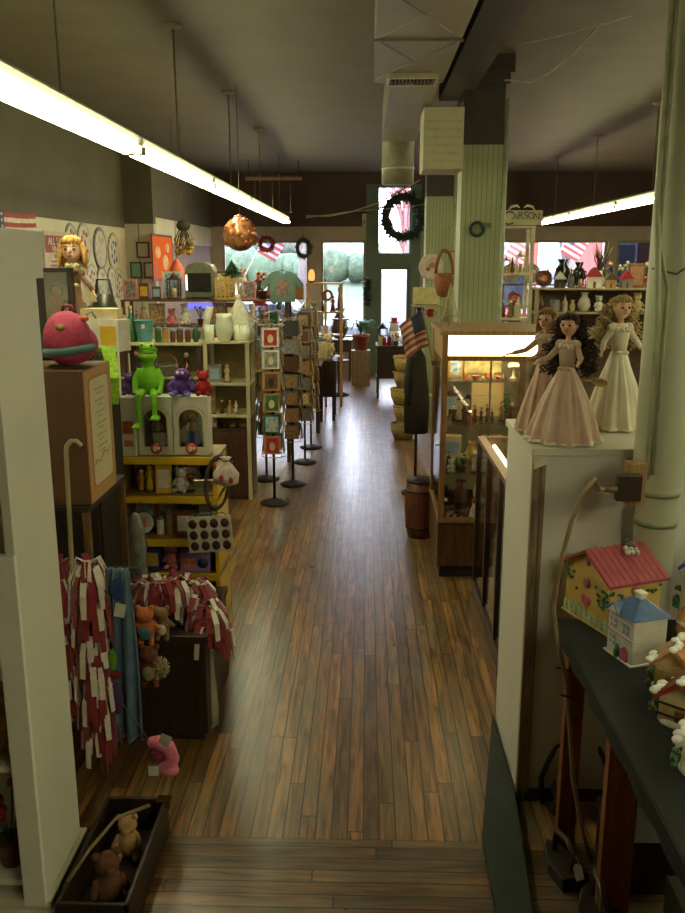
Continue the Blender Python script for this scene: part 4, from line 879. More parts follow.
hang_plush(150, 668, 3.5, 'brown plush with a pale furry ruff hanging below the orange and blue toy', (96,50,34), (150,136,96), .17)
a = Pt(158,668,3.5); b = B(); rr = random.Random(6)
r = thing('fur_pompom', 'pale furry pompom hanging beside the brown plush', 'pompom', a)
for i in range(260):
    v = Vector((rr.gauss(0,1), rr.gauss(0,1), rr.gauss(0,1))).normalized(); b.tube([v*.025, v*.055], [.004,.001], 4)
obj('core', B().ball((0,0,0), .034), M((130,120,84), .9), r); f = obj('fur', b, M((160,148,110), .9, 0, .3, 40), r); f['kind'] = 'stuff'
hang_plush(162, 625, 3.6, 'tan plush toy with dangling white feet hanging behind the blanket', (120,88,56), (190,180,160), .14)
# pink plush flamingo-like toy
a = Pt(163, 762, 3.1); PK = M((204,110,134), .9, 0, .15, 50, .4)
r = thing('pink_plush', 'bright pink plush animal with a curved neck hanging low by the aisle', 'soft toy', a)
obj('body', B().tube([(-.05,0,.09),(-.015,-.01,.10),(.025,0,.07),(.04,0,.015),(.02,0,-.03),(-.02,0,-.035)], [.022,.027,.03,.03,.034,.02], 12).ball((.03,-.01,-.03),(.04,.03,.026)), PK, r, 0, .005)
obj('spotted_lining', B().ball((-.015,-.012,.045),(.03,.018,.045),12,8), M((120,40,66), .8, 0, .8, 90), r)
obj('price_tag', B().box(-.055,-.012,-.03,-.028,-.045,.0), M((176,174,168), .5), r); obj('upper_tag', B().box(-.05,-.005,-.03,-.028,.09,.14).turn(Matrix.Rotation(.4,4,'Y')), M((150,150,146), .5), r)
obj('hang_cord', B().tube([(-.05,0,.09),(-.12,.02,.2),(-.2,.1,.22)], .003, 6), M((60,60,60), .6), r)
# clear sleeve bag by chest, wooden stool
a = Pt(207, 700, 3.85); r = thing('clear_goods_bag', 'clear plastic bag of pale goods leaning beside the low dark chest', 'bag', (a.x+.005, 3.85, 0))
obj('bag', B().lathe([(.03,.0),(.045,.02),(.05,.12),(.045,.24),(.035,.36),(.04,.42),(.02,.44)], n=24, sy=.7, pleat=lambda q,k: .12*math.sin(6*q+k*7)), M((150,144,120), .2, 0, .25, 14), r)
obj('header_card', B().box(-.035,.035,-.004,.0,.42,.46), M((190,180,150), .5), r)
# floor crate with brown plush near the camera
r = thing('floor_crate', 'open dark wooden crate on the floor below the scarves holding a plush', 'crate', (-1.05, 2.45, 0))
b = B()
for x in (0,.235): b.box(x,x+.015,0,.6,0,.16)
b.box(.015,.25,0,.015,0,.16).box(.015,.25,.585,.6,0,.16).box(.015,.25,.015,.585,0,.015); obj('crate_box', b, DK, r, .003)
obj('metal_corner', B().box(.21,.268,.555,.603,.135,.165), M((205,190,120), .12, 1), r)
obj('rope_handle', B().tube([(.0,.1,.15),(.06,.2,.22),(.12,.34,.25),(.2,.5,.19)], .007, 6), M((120,104,76), .8), r)
item('bear', .22, 'brown', 'brown plush bear lying in the dark floor crate', (-.92, 2.62, .018), .5, 4)
item('bear', .18, 'tan', 'tan plush bear squeezed behind the brown one in the crate', (-.92, 2.88, .018), .1, 6)

fill('in the back row, second yellow shelf', xa+.05, xb-.04, YS+.24, zs[1]+.006, .12, .17, 33, 'box vase figurine book frame', 'white,gold,tan,green,cream', False, .004, .01)
fill('in the back row, third yellow shelf', xa+.05, xb-.04, YS+.24, zs[2]+.006, .12, .18, 34, 'box vase figurine book frame', 'white,red,tan,yellow,cream', False, .004, .01)
fill('in the back row, fourth yellow shelf', xa+.05, xb-.04, YS+.24, zs[3]+.006, .12, .16, 35, 'box bear figurine book', 'white,red,pink,yellow,cobalt blue', False, .004, .01)
# ================================================================ RIGHT SIDE
# white cabinet
cx0, cx1, cy0, cy1, cz = .665, 1.36, 3.30, 3.92, Pt(560,448,3.3).z
GW = M((204,201,192), .5, 0, .05, 3)
r = thing('white_cabinet', 'tall white painted cabinet at the edge of the aisle with dolls on top', 'cabinet', (cx0, cy0, 0))
W, D = cx1-cx0, cy1-cy0
obj('side_panel', B().box(0,.02,.03,D,.0,cz-.03), M((206,202,190), .5, 0, .05, 3), r, .002); obj('side_panel', B().box(W-.02,W,.03,D,0,cz-.03), GW, r)
obj('near_panel', B().box(.035,W,0.0,.02,.05,cz-.03), GW, r, .002)
st = B().box(0,.035,0,.03,0,cz-.07); obj('corner_post', st, wood((150,136,110),(104,88,66)), r, .003)
obj('stile_trim', B().box(.035,.05,-.006,.0,.05,cz-.03), M((128,108,80), .5), r)
obj('far_panel', B().box(0.02,W-.02,D-.02,D,0,cz-.03), GW, r)
obj('top_board', B().box(-.012,W+.01,-.012,D+.01,cz-.03,cz), M((200,196,180), .5, 0, .05, 3), r, .003)
obj('base_board', B().box(.035,W,-.005,.0,0,.06), M((70,56,40), .6), r)
obj('loose_corner_flap', B().add([(.0,-.016,cz-.085),(.055,-.016,cz-.06),(.055,-.016,cz-.03),(0,-.016,cz-.03),(.0,-.012,cz-.085),(.055,-.012,cz-.06),(.055,-.012,cz-.03),(0,-.012,cz-.03)],[(0,1,2,3),(7,6,5,4),(0,4,5,1),(1,5,6,2),(2,6,7,3),(3,7,4,0)]), M((214,208,190), .6), r)
# dolls on the cabinet
def dx(px, Y): return Pt(px, 440, Y).x
doll(.53, 'doll in a beige-pink gown and brown cape, arms stretched towards the display case', (dx(542,3.62), 3.64, cz+.002), -.75, (150,110,62), (196,160,140), (214,196,176), hair_len=.10, arms=((-.9,-.7),(-.5,-1.3)), dress_r=.20, cape=(92,60,42))
doll(.52, 'doll with a big mass of dark curly hair in a pale pink gown', (dx(562,3.46), 3.45, cz+.002), -.6, (44,26,20), (192,160,140), (216,204,180), curly=True, hair_len=.34, mass=1.7, arms=((-.4,-.8),(.2,-.5)), dress_r=.27)
doll(.58, 'blonde curly-haired doll in a long white dress on the white cabinet', (dx(615,3.70), 3.74, cz+.002), .2, (176,150,104), (214,206,180), (224,214,186), curly=True, hair_len=.26, mass=1.5, arms=((-.5,-.3),(.4,-.2)), dress_r=.22)
a = Pt(597,381,3.36); r = thing('small_brass_mirror', 'small oval brass-rimmed hand mirror held out by the dark-haired doll', 'hand mirror', (a.x, 3.33, a.z), 0, None, (.4,.2))
obj('rim', B().tube([(.03*math.cos(t), 0, .014*math.sin(t)) for t in [2*PI*i/20 for i in range(21)]], .004, 6), M((176,140,70), .3, .9), r); obj('mirror_glass', B().ball((0,.001,0),(.028,.002,.012),14,8), M((210,206,190), .05, .9), r)
obj('handle', B().cyl((-.03,0,0),(-.07,0,-.01), .004), M((176,140,70), .3, .9), r)
# wood and glass counter
kx0, kx1, ky0, ky1, kz = .72, 1.30, 3.98, 5.40, 1.19
CW = wood((128,88,48),(80,50,26)); DWD = wood((64,44,30),(34,24,16))
r = thing('glass_counter', 'wood-framed glass counter behind the white cabinet, its top lit from inside', 'display counter', (kx0, ky0, 0))
W, D = kx1-kx0, ky1-ky0
obj('base', B().box(0,W,0,D,0,.22), DWD, r)
for x in (0, W-.035):
    for y in (0, .46, .93, D-.035): obj('post', B().box(x,x+.035,y,y+.035,.22,kz-.03), DWD, r)
obj('top_rail', B().box(0,.05,0,D,kz-.03,kz).box(W-.05,W,0,D,kz-.03,kz).box(.05,W-.05,0,.05,kz-.03,kz).box(.05,W-.05,D-.05,D,kz-.03,kz), CW, r, .003)
obj('top_glass', B().box(.05,W-.05,.05,D-.05,kz-.012,kz-.004), GLASS, r)
for (y0, y1) in ((.035,.46),(.495,.93),(.965,D-.035)): obj('front_glass', B().box(.012,.016,y0,y1,.22,kz-.03), GLASS, r)
for z in (.5,.82): obj('glass_shelf', B().box(.03,W-.04,.04,D-.04,z,z+.006), GLASS, r)
obj('lower_molding', B().box(-.012,.0,0,D,.0,.12), CW, r)
obj('lamp_tube', B().cyl((.10,.08,kz-.05),(.10,D-.08,kz-.05), .012), emit((255,236,180), 9), r)
obj('case_back', B().box(W-.012,W-.005,.035,D-.035,.22,kz-.03), M((150,130,96), .6), r)
obj('display_floor', B().box(.02,W-.02,.03,D-.03,.22,.235), M((180,160,110), .7), r)
for z, nm in ((.237,'on the glass counter floor'),(.507,'on the counter lower shelf'),(.827,'on the counter upper shelf')):
    fill(nm, ky0+.08, ky1-.08, kx0+.20, z, .1, .2, int(z*1000), 'figurine box plate mug house bell', 'white,cream,gold,red,brown,pale blue', False, .06, .05, -PI/2, along='y')
# lit display case
ex0, ex1, ey0, ey1, ez = .53, 1.26, 5.95, 6.80, Pt(480,331,5.95).z
W, D = ex1-ex0, ey1-ey0
OAK = wood((150,110,62),(104,70,36))
r = thing('display_case', 'tall lit wood and glass display case with a glowing header panel', 'display case', (ex0, ey0, 0))
zb, zh0, zh1 = .46, Pt(480,356,5.95).z, Pt(480,334.5,5.95).z
t = .04
obj('plinth', B().box(.02,W-.02,.03,D-.02,.0,.09), M((32,22,16), .7), r)
obj('base_cabinet', B().box(0,W,0.01,D,.09,zb-.03), wood((96,66,36),(60,40,20)), r, .003)
obj('base_rail', B().box(-.005,W+.005,-.005,D,zb-.03,zb), wood((150,120,84),(110,80,50)), r)
for x in (0, W-t):
    for y in (0, D-t): obj('post', B().box(x,x+t,y,y+t,zb,ez-.03), OAK, r, .002)
obj('header_rail', B().box(t,W-t,0,.025,zh1,ez-.03).box(t,W-t,0,.025,zh0-.035,zh0), OAK, r)
obj('header_light', B().box(t,W-t,.012,.018,zh0,zh1), emit((255,228,160), 7.5), r)
obj('header_side', B().box(0.005,.02,t,D-t,zh0-.035,ez-.03).box(W-.02,W-.005,t,D-t,zh0-.035,ez-.03), wood((190,160,110),(150,116,70)), r)
obj('top_board', B().box(-.02,W+.02,-.02,D+.02,ez-.03,ez), wood((170,140,96),(120,90,56)), r, .003)
obj('back_panel', B().box(t,W-t,D-.02,D-.01,zb,ez-.03), M((150,146,110), .5, 0, .1, 5), r)
obj('front_glass', B().box(t,W-t,.01,.014,zb,zh0-.035), GLASS, r)
obj('side_glass', B().box(.01,.014,t,D-t,zb,zh0-.035), GLASS, r); obj('side_glass', B().box(W-.014,W-.01,t,D-t,zb,zh0-.035), GLASS, r)
obj('mullion', B().box(W*.46,W*.46+.012,.0,.01,zb,zh0-.035), M((120,110,84), .4), r)
obj('lamp_tube', B().cyl((t+.04,.10,zh0-.02),(W-t-.04,.10,zh0-.02), .013), emit((255,232,170), 30), r)
obj('door_lock', B().cyl((-.004,.3,.95),(.01,.3,.95), .012), M((180,180,170), .3, .9), r)
shz = [Pt(480,y,ey0+.1).z for y in (379.5, 422, 471, 521)]
for z in shz[:3]: obj('glass_shelf', B().box(.016,W-.016,.03,D-.03,z-.007,z), GLASS, r)
obj('display_deck', B().box(t,W-t,t,D-t,zb,shz[3]-.001), M((150,130,90), .6), r)
n1, n2, n3, n4 = ['on the lit case %s' % s for s in ('top shelf','second shelf','third shelf','deck')]
ey = ey0+.16
item('frame', .14, 'gold', 'golden-orange framed picture at the left of the display case top shelf', (Pt(457,370,ey).x, ey+.1, shz[0]), 0, 3)
item('frame', .11, 'cream', 'narrow cream frame at the left end of the display case top shelf', (Pt(447.5,370,ey).x, ey+.12, shz[0]), .3, 2)
one('wide_platter', B().box(-.14,.14,-.006,.006,0,.115), M((190,180,120), .3, 0, .6, 20), 'wide flowered tray standing at the back of the display case top shelf', 'tray', (Pt(488,370,ey).x, ey+.28, shz[0]), 0, None, .02)
a = Pt(513,372,ey); r = thing('mushroom_lamp', 'small white mushroom-shaped lamp on the display case top shelf', 'lamp', (a.x, ey-.02, shz[0]))
obj('shade', B().lathe([(.01,.115),(.032,.112),(.042,.095),(.040,.078),(.012,.085)], n=20), M((230,220,190), .4), r); obj('stand', B().lathe([(.028,0),(.02,.01),(.008,.03),(.008,.085)], n=16), M((220,206,176), .3), r)
fill(n1+', before the tray', Pt(463,375,ey).x, Pt(508,375,ey).x, ey-.04, shz[0], .035, .06, 71, 'basket figurine bear bell basket', 'orange,gold,cream,red', False, .008, .01)
a = Pt(487,400,ey+.2); r = thing('printed_card', 'cream card with faint italic lines standing behind figurines in display case', 'card', (a.x, ey+.18, shz[1]))
obj('card', B().box(-.118,.118,0,.004,0,.25), M((206,182,128), .6, 0, .05, 8), r)
b = B()
for z0, x0, x1, hh in ((.155,-.09,.085,.012),(.135,-.055,.085,.005),(.122,-.02,.06,.004),(.105,-.09,.03,.003)):
    n = int((x1-x0)/.009); b.tube([(x0+(x1-x0)*i/n, -.001, z0+(hh*.5 if i % 2 else -hh*.5)*(.5+.5*math.sin(i*2.3))) for i in range(n+1)], hh*.16+.0006, 4)
obj('script_lines', b, M((150,134,96), .6), r)
for k, (px, h, c) in enumerate([(453,.115,'brown'),(458.5,.17,'cream'),(474,.12,'brown'),(481,.10,'black'),(487,.13,'brown'),(492,.09,'brown'),(501,.15,'tan'),(511,.14,'brown')]):
    item('figurine', h, c, f'{"small " if h<.11 else ""}{c} figurine of a standing woman, {ORD[k]} from the left on the second glass shelf', (Pt(px,415,ey).x, ey-.03+.02*(k%2), shz[1]), .2*(k%3-1), k, 'figurines '+n2, True)
item('candle', .06, 'yellow', 'small yellow candle jar on a riser in the display case second tier', (Pt(450,388,ey).x, ey+.18, shz[1]), 0, 2)
fill(n3, ex0+.06, ex1-.10, ey-.0, shz[2], .06, .15, 72, 'figurine box flowers bear mug', 'cream,white,yellow,brown,green', False, .01, .03)
fill('behind, '+n3, ex0+.06, ex1-.10, ey+.3, shz[2], .14, .24, 75, 'plate box vase', 'pale blue,green,yellow,cream', False, .02, .03)
fill(n4, ex0+.06, ex1-.10, ey-.02, shz[3], .06, .13, 73, 'figurine bear box basket', 'brown,black,cream,red', False, .01, .03)
fill('behind, '+n4, ex0+.06, ex1-.10, ey+.3, shz[3], .16, .26, 77, 'vase plate lantern flowers', 'white,green,brown,pale blue', False, .02, .03)
r = thing('santa_figure', 'little red-hatted bearded figure in a white coat low in the display case', 'figurine', (Pt(474,490,ey).x, ey-.09, shz[3]))
obj('coat', B().lathe([(.045,0),(.05,.03),(.035,.09),(.02,.13)], n=16), M((206,200,186), .7), r); obj('face', B().ball((0,-.004,.145),.022), SKIN, r)
obj('hat', B().lathe([(.026,.152),(.02,.17),(.004,.2)], n=14), M((170,24,26), .6), r); obj('beard', B().ball((0,-.016,.132),(.02,.012,.022),10,7), M((225,222,214), .8), r)
# barrel-shaped waste bin by the case
r = thing('wooden_barrel', 'narrow reddish brown barrel standing on the floor beside the display case', 'barrel', (G(419,531).x, 6.95, 0))
b = B().lathe([(.105,0),(.125,.1),(.135,.25),(.128,.4),(.115,.5),(.10,.5),(.11,.38),(.11,.06),(.001,.05)], n=24); obj('staves', b, wood((112,62,40),(70,36,24)), r)
for z, q in ((.08,.124),(.4,.131),(.48,.121)): obj('hoop', B().lathe([(q-.002,z),(q+.004,z+.002),(q+.004,z+.018),(q-.002,z+.02)], n=24), M((50,36,30), .4, .5), r)
# ---- near table with ceramic houses
tz = .95; TX = Pt(555,606,3.12).x
r = thing('goods_table', 'table under a black cloth at the edge of the aisle, carrying ceramic houses', 'table', (TX, 1.0, 0))
TW = wood((150,84,42),(100,52,26)); LB = M((15,16,14), .85, 0, .3, 14, .3)
obj('table_top', B().box(.01,.95,.02,2.06,tz-.035,tz-.012), TW, r)
obj('black_cloth', B().box(0,.96,.0,2.08,tz-.01,tz).box(-.006,.0,0,2.08,tz-.05,tz-.0), LB, r, .004)
b = B(); 
vs = []; fs = []; nx, nz = 60, 5
for j in range(nz+1):
    for i in range(nx+1): v = j/nz; y = 2.04*i/nx+.02; vs.append((-.004-.004*v*(1+math.sin(i*.9))+.0, y, tz-.03-.025*v*(1+.1*math.sin(i*.5))))
for j in range(nz):
    for i in range(nx): q = j*(nx+1)+i; fs.append((q,q+1,q+nx+2,q+nx+1))
b.add(vs, fs, True); o = obj('cloth_edge', b, LB, r); md = o.modifiers.new('solid', 'SOLIDIFY'); md.thickness = .004
obj('leg', B().box(.09,.20,1.60,1.645,0,tz-.035), TW, r, .003); obj('leg', B().box(.03,.10,1.98,2.03,0,tz-.035), wood((134,74,38),(86,44,24)), r, .003)
obj('leg', B().box(.84,.93,.06,.10,0,tz-.035), TW, r); obj('leg', B().box(.84,.93,1.98,2.03,0,tz-.035), TW, r); obj('leg', B().box(.09,.18,.06,.10,0,tz-.035), TW, r)
for k, z in enumerate((.78,.72)): obj('hook', B().cyl((.05,1.97-.1*k,z),(-.02,1.97-.1*k,z+.02), .004), M((30,28,26), .5, .5), r)
def chouse(p, w, d, h, rh, rz, lab, wall, roof, kind, name='ceramic_house'):
    r = thing(name, lab, 'ceramic house', (p.x, p.y, tz+.002), rz); CW_ = M(wall, .18, 0, .08, 20); CR = M(roof, .2, 0, .15, 25)
    wl = obj('walls', B().box(-w/2,w/2,-d/2,d/2,.004,h), CW_, r, .004)
    obj('plinth', B().box(-w/2-.008,w/2+.008,-d/2-.008,d/2+.008,0,.006), M(tuple(min(255,v+10) for v in wall), .2), r)
    return r, wl, CR
WIN = M((150,160,180), .15); GRN = M((52,92,44), .4, 0, .3, 40); WT = M((222,218,206), .2); PKM = M((176,84,120), .25)
def tag_label(r, x, y, z, rot=(0,0,0)):
    b = B(); b.box(-.018,.018,-.012,.012,0,.0012); b.m = 1; b.box(-.012,-.004,-.006,.006,.0012,.0018); b.box(.001,.009,-.006,.006,.0012,.0018)
    o = obj('price_sticker', b, [WT, M((40,40,44), .5)], r); o.location = (x,y,z); o.rotation_euler = rot
# yellow birdhouse jar; front gable faces -X side (towards aisle)
c1 = G(564,609,tz); c2 = G(607,636,tz); fdir = (c2-c1); wd_ = fdir.length; ang = math.atan2(fdir.y, fdir.x); nrm = Vector((-fdir.y, fdir.x, 0)).normalized()
cen = (c1+c2)/2+nrm*.115
r, wl, CR = chouse(cen, wd_, .23, .20, .08, ang, 'large yellow birdhouse-shaped ceramic jar with a pink roof, on the black cloth', (196,166,98), (162,82,88), 0, 'ceramic_birdhouse')
w, d, h = wd_, .23, .20
obj('gable', B().prism([(-w/2,h),(w/2,h),(0,h+.075)], -d/2, d/2, 1), M((196,166,98), .18, 0, .08, 20), r)
b = B(); 
for s in (-1,1): b.add([(s*(w/2+.02),-d/2-.02,h-.012),(0,-d/2-.02,h+.078),(0,d/2+.02,h+.078),(s*(w/2+.02),d/2+.02,h-.012),(s*(w/2+.022),-d/2-.02,h+.0),(0,-d/2-.02,h+.092),(0,d/2+.02,h+.092),(s*(w/2+.022),d/2+.02,h)], [(0,1,2,3),(7,6,5,4),(0,4,5,1),(1,5,6,2),(2,6,7,3),(3,7,4,0)])
rf = obj('roof', b, CR, r)
b = B()
for i in range(9):
    y = -d/2-.012+(d+.024)*(i+.5)/9
    for s in (-1,1): b.tube([(s*(w/2+.02),y,h+.002),(0,y,h+.094)], .0016, 4)
obj('roof_lines', b, M((150,60,70), .3), rf)
fh = B(); fh.m = 0; q = -d/2
def disc(c, rad, th, n=18): 
    b = B().cyl((c[0],c[1]-th,c[2]),(c[0],c[1]+th*.2,c[2]), rad, rad, n); return b
obj('entrance_hole', disc((0,q-.001,h*.78), .021, .003), M((150,70,80), .3), r); obj('small_round_window', disc((0,q-.001,h+.038), .013, .003), M((160,90,80), .3), r)
obj('heart', B().ball((-.011,q-.002,h*.46),(.019,.005,.018),10,7).ball((.011,q-.002,h*.46),(.019,.005,.018),10,7).add([(-.029,q-.005,h*.45),(.029,q-.005,h*.45),(0,q-.005,h*.30),(-.029,q,h*.45),(.029,q,h*.45),(0,q,h*.30)],[(0,2,1),(3,4,5),(0,1,4,3),(1,2,5,4),(2,0,3,5)]), M((184,84,92), .3), r)
obj('side_roundel', B().cyl((w/2-.001,0,h*.8),(w/2+.003,0,h*.8), .022, .022, 18), M((180,96,84), .3), r)
b = B(); rr = random.Random(12)
for k in range(60):
    side = k % 3; 
    if side == 0: a_ = rr.random(); p = (-w/2+w*.28*a_, q-.003, h*(.9-.5*a_*rr.random()))
    elif side == 1: a_ = rr.random(); p = (w/2-w*.3*a_, q-.003, h*(.45+.35*rr.random()))
    else: a_ = rr.random(); p = (w/2+.003, -d/2+d*a_, h*(.62+.3*abs(a_-.5)+.08*rr.random()))
    b.ball(p, (.009,.004,.007) if side < 2 else (.004,.009,.007), 7, 5)
f = obj('painted_vine', b, GRN, r)
b = B(); 
for i in range(9): x = -w/2+.01+(w-.02)*i/8; b.prism([(x-.008,.006),(x+.008,.006),(x+.008,.045),(x,.056),(x-.008,.045)], q-.005, q, 1)
b.box(-w/2,w/2,q-.004,q,.018,.026).box(-w/2,w/2,q-.004,q,.036,.042)
for i in range(7): y = -d/2+.02+(d-.04)*i/6; b.prism([(y-.009,.006),(y+.009,.006),(y+.009,.045),(y,.056),(y-.009,.045)], w/2, w/2+.005, 0)
obj('picket_fence', b, M((176,190,150), .25), r)
b = B()
for i in range(9): b.ball((rr.uniform(-.03,.03)+.045, rr.uniform(-.03,.03)+.03, h+.078+rr.uniform(0,.01)), .010, 8, 5)
obj('roof_blossoms', b, M((206,190,180), .3, 0, .3, 40), rf); obj('roof_bird', B().ball((.03,.05,h+.095),(.024,.016,.014)).ball((.012,.045,h+.108),.010), M((96,84,80), .4), rf)
tag_label(r, -.045, -.07, h+.062, (0,-.78,0))
# white villa jar, blue roof
kc = G(631,668,tz); kl = G(606,650,tz); fd = kc-kl; w = max(.11, fd.length); ang = math.atan2(fd.y, fd.x); nrm = Vector((-fd.y, fd.x, 0)).normalized(); d = .135
cen = (kc+kl)/2+nrm*d/2; h = .165
r, wl, CR = chouse(cen, w, d, h, .05, ang, 'white villa-shaped ceramic jar with a blue hipped roof and chimney', (206,202,190), (84,110,150), 0, 'ceramic_villa')
b = B(); e = .012; b.add([(-w/2-e,-d/2-e,h),(w/2+e,-d/2-e,h),(w/2+e,d/2+e,h),(-w/2-e,d/2+e,h),(-w*.16,-d*.1,h+.052),(w*.16,-d*.1,h+.052),(w*.16,d*.1,h+.052),(-w*.16,d*.1,h+.052)], [(3,2,1,0),(4,5,6,7),(0,1,5,4),(1,2,6,5),(2,3,7,6),(3,0,4,7)])
rf = obj('roof', b, CR, r, .003); obj('front_gable', B().prism([(-w*.42,h),(0.0,h),(-w*.21,h+.034)], -d/2-e-.004, -d*.1, 1), CR, rf)
obj('gable_face', B().prism([(-w*.37,h+.001),(-w*.05,h+.001),(-w*.21,h+.027)], -d/2-e-.006, -d/2-e-.004, 1), WT, rf)
obj('chimney', B().box(-.012,.018,-.010,.014,h+.045,h+.07).box(-.016,.022,-.014,.018,h+.065,h+.075), WT, r, .002)
q = -d/2
for x in (-w*.27, w*.22):
    for z in (h*.62, h*.24):
        if x > 0 and z < h*.4: continue
        wn = obj('window', B().box(x-.016,x+.016,q-.003,q,z,z+.036), WIN, r)
        obj('glazing_bars', B().box(x-.001,x+.001,q-.0045,q-.003,z,z+.036).box(x-.016,x+.016,q-.0045,q-.003,z+.017,z+.019), WT, wn)
obj('string_course', B().box(-w/2-.004,w/2+.002,q-.006,q,h*.53,h*.56).box(-w/2-.004,w/2+.002,q-.006,q,h*.93,h*.96), M((186,150,170), .25), r)
obj('door', B().prism([(w*.10,.006),(w*.34,.006),(w*.34,.045),(w*.22,.058),(w*.10,.045)], q-.005, q, 1), PKM, r)
obj('shrub', B().ball((-.008,q-.006,.018),(.012,.008,.018),10,7).ball((-.006,q-.006,.042),(.008,.006,.014),10,7), GRN, r)
b = B()
for i in range(12): b.box(w/2,w/2+.0012,-d/2+.004,d/2-.004,.012+.012*i,.0135+.012*i)
obj('clapboard_lines', b, M((180,172,156), .3), r)
tag_label(r, .03, .0, h+.034, (0,.72,0))
# snowy cottages towards the frame edge
def cottage(px, py, w, d, h, rz, lab, wall, roof, rows=True, timber=False, seed=1, snow=True):
    g = G(px, py, tz); rr = random.Random(seed); r = thing('ceramic_cottage', lab, 'ceramic house', (g.x, g.y, tz+.002), rz)
    obj('base', B().lathe([(w*.62,0),(w*.66,.006),(w*.6,.016),(w*.5,.02)], n=20, sy=d/w, pleat=lambda a,k:.05*math.sin(5*a)), M((210,208,198), .25), r)
    obj('walls', B().box(-w/2,w/2,-d/2,d/2,.01,h), M(wall, .25, 0, .15, 20), r, .004)
    rh = w*.42; b = B(); e = .014
    for s in (-1,1): b.add([(s*(w/2+e),-d/2-e,h-.012),(0,-d/2-e,h+rh),(0,d/2+e,h+rh),(s*(w/2+e),d/2+e,h-.012),(s*(w/2+e),-d/2-e,h+.002),(0,-d/2-e,h+rh+.016),(0,d/2+e,h+rh+.016),(s*(w/2+e),d/2+e,h+.002)], [(0,1,2,3),(7,6,5,4),(0,4,5,1),(1,5,6,2),(2,6,7,3),(3,7,4,0)])
    rf = obj('roof', b, M(roof, .22, 0, .15, 30), r); obj('gable', B().prism([(-w/2,h-.001),(w/2,h-.001),(0,h+rh)], -d/2, d/2, 1), M(wall, .25, 0, .15, 20), r)
    if rows:
        b = B()
        for i in range(11):
            y = -d/2-e+(d+2*e)*(i+.5)/11
            for s in (-1,1): b.tube([(s*(w/2+e),y,h+.003),(0,y,h+rh+.017)], .003, 5)
        obj('roof_ribs', b, M(tuple(int(v*.8) for v in roof), .25), rf)
    if snow:
        b = B()
        for i in range(9): y = rr.uniform(-d/2,d/2); s = rr.choice((-1,1)); b.ball((s*(w/2+e)*rr.uniform(.7,1), y, h+rr.uniform(-.0,.02)), (.018,.02,.012), 8, 6)
        for i in range(6): b.ball((rr.uniform(-.01,.01), -d/2-e+(d+2*e)*i/5, h+rh+.016), (.014,.018,.009), 8, 6)
        sn = obj('snow', b, M((222,220,214), .3), r); sn['kind'] = 'stuff'
    q = -d/2; YW = M((196,160,90), .3)
    obj('door', B().box(-.014,.014,q-.004,q,.02,.055), M((120,70,40), .3), r)
    for bb in ((w*.22,w*.4,q-.003,q,h*.5,h*.75),(-w*.4,-w*.22,q-.003,q,h*.5,h*.75),(-w/2-.003,-w/2,-d*.3,-d*.05,h*.4,h*.7),(-w/2-.003,-w/2,d*.08,d*.32,h*.4,h*.7)): obj('window', B().box(*bb), YW, r)
    pass
    if timber:
        b = B(); b.box(-w/2-.002,w/2+.002,q-.005,q,h*.78,h*.84).box(-w/2-.002,w/2+.002,q-.005,q,h*.36,h*.42).box(-w/2-.005,-w/2,-d/2,d/2,h*.78,h*.84).box(-w/2-.005,-w/2,-d/2,d/2,h*.32,h*.38)
        for y in (-.45,0,.45): b.box(-w/2-.005,-w/2,y*d-.004,y*d+.004,.02,h)
        obj('timbering', b, M((70,34,24), .4), r)
    b = B(); rd = B()
    for i in range(16): b.ball((-w*.5-.012+rr.uniform(-.006,.006), -d*.4+rr.uniform(-.03,.02), .025+rr.uniform(0,h*.5)), .009, 7, 5)
    for i in range(5): rd.ball((-w*.5-.02, -d*.4+rr.uniform(-.03,.02), .03+rr.uniform(0,h*.4)), .004, 6, 4)
    gp = obj('greenery', b, GRN, r); obj('berries', rd, M((160,30,30), .3), gp)
cottage(673, 688, .11, .10, .095, -.5, 'small snowy ceramic cottage with a tan roof between villa and red-roofed house', (196,170,120), (170,120,74), False, False, 1)
cottage(686, 722, .13, .12, .085, -.7, 'half-timbered ceramic cottage with a ribbed red roof on the black cloth', (206,190,150), (150,58,42), True, True, 2)
cottage(706, 770, .12, .12, .09, -.5, 'snowy ceramic cottage with green garlands, closest of all to the camera', (216,206,180), (200,196,186), False, False, 3)
cottage(700, 615, .13, .13, .20, -.6, 'large ceramic house with a steep bright blue roof behind the snowy cottages', (200,200,196), (40,74,150), False, False, 4, False)
g = G(690,640,tz); r = thing('gingerbread_jar', 'round tan gingerbread ceramic jar with white icing beside the villa', 'ceramic jar', (g.x+.0, g.y, tz+.002))
obj('jar', B().lathe([(.04,0),(.052,.03),(.05,.09),(.036,.12),(.015,.135)], n=20), M((186,134,84), .3, 0, .2, 20), r); obj('icing', B().lathe([(.051,.06),(.054,.07),(.05,.08)], n=24, pleat=lambda a,k:.05*math.sin(9*a)).ball((0,0,.138),.012), WT, r)
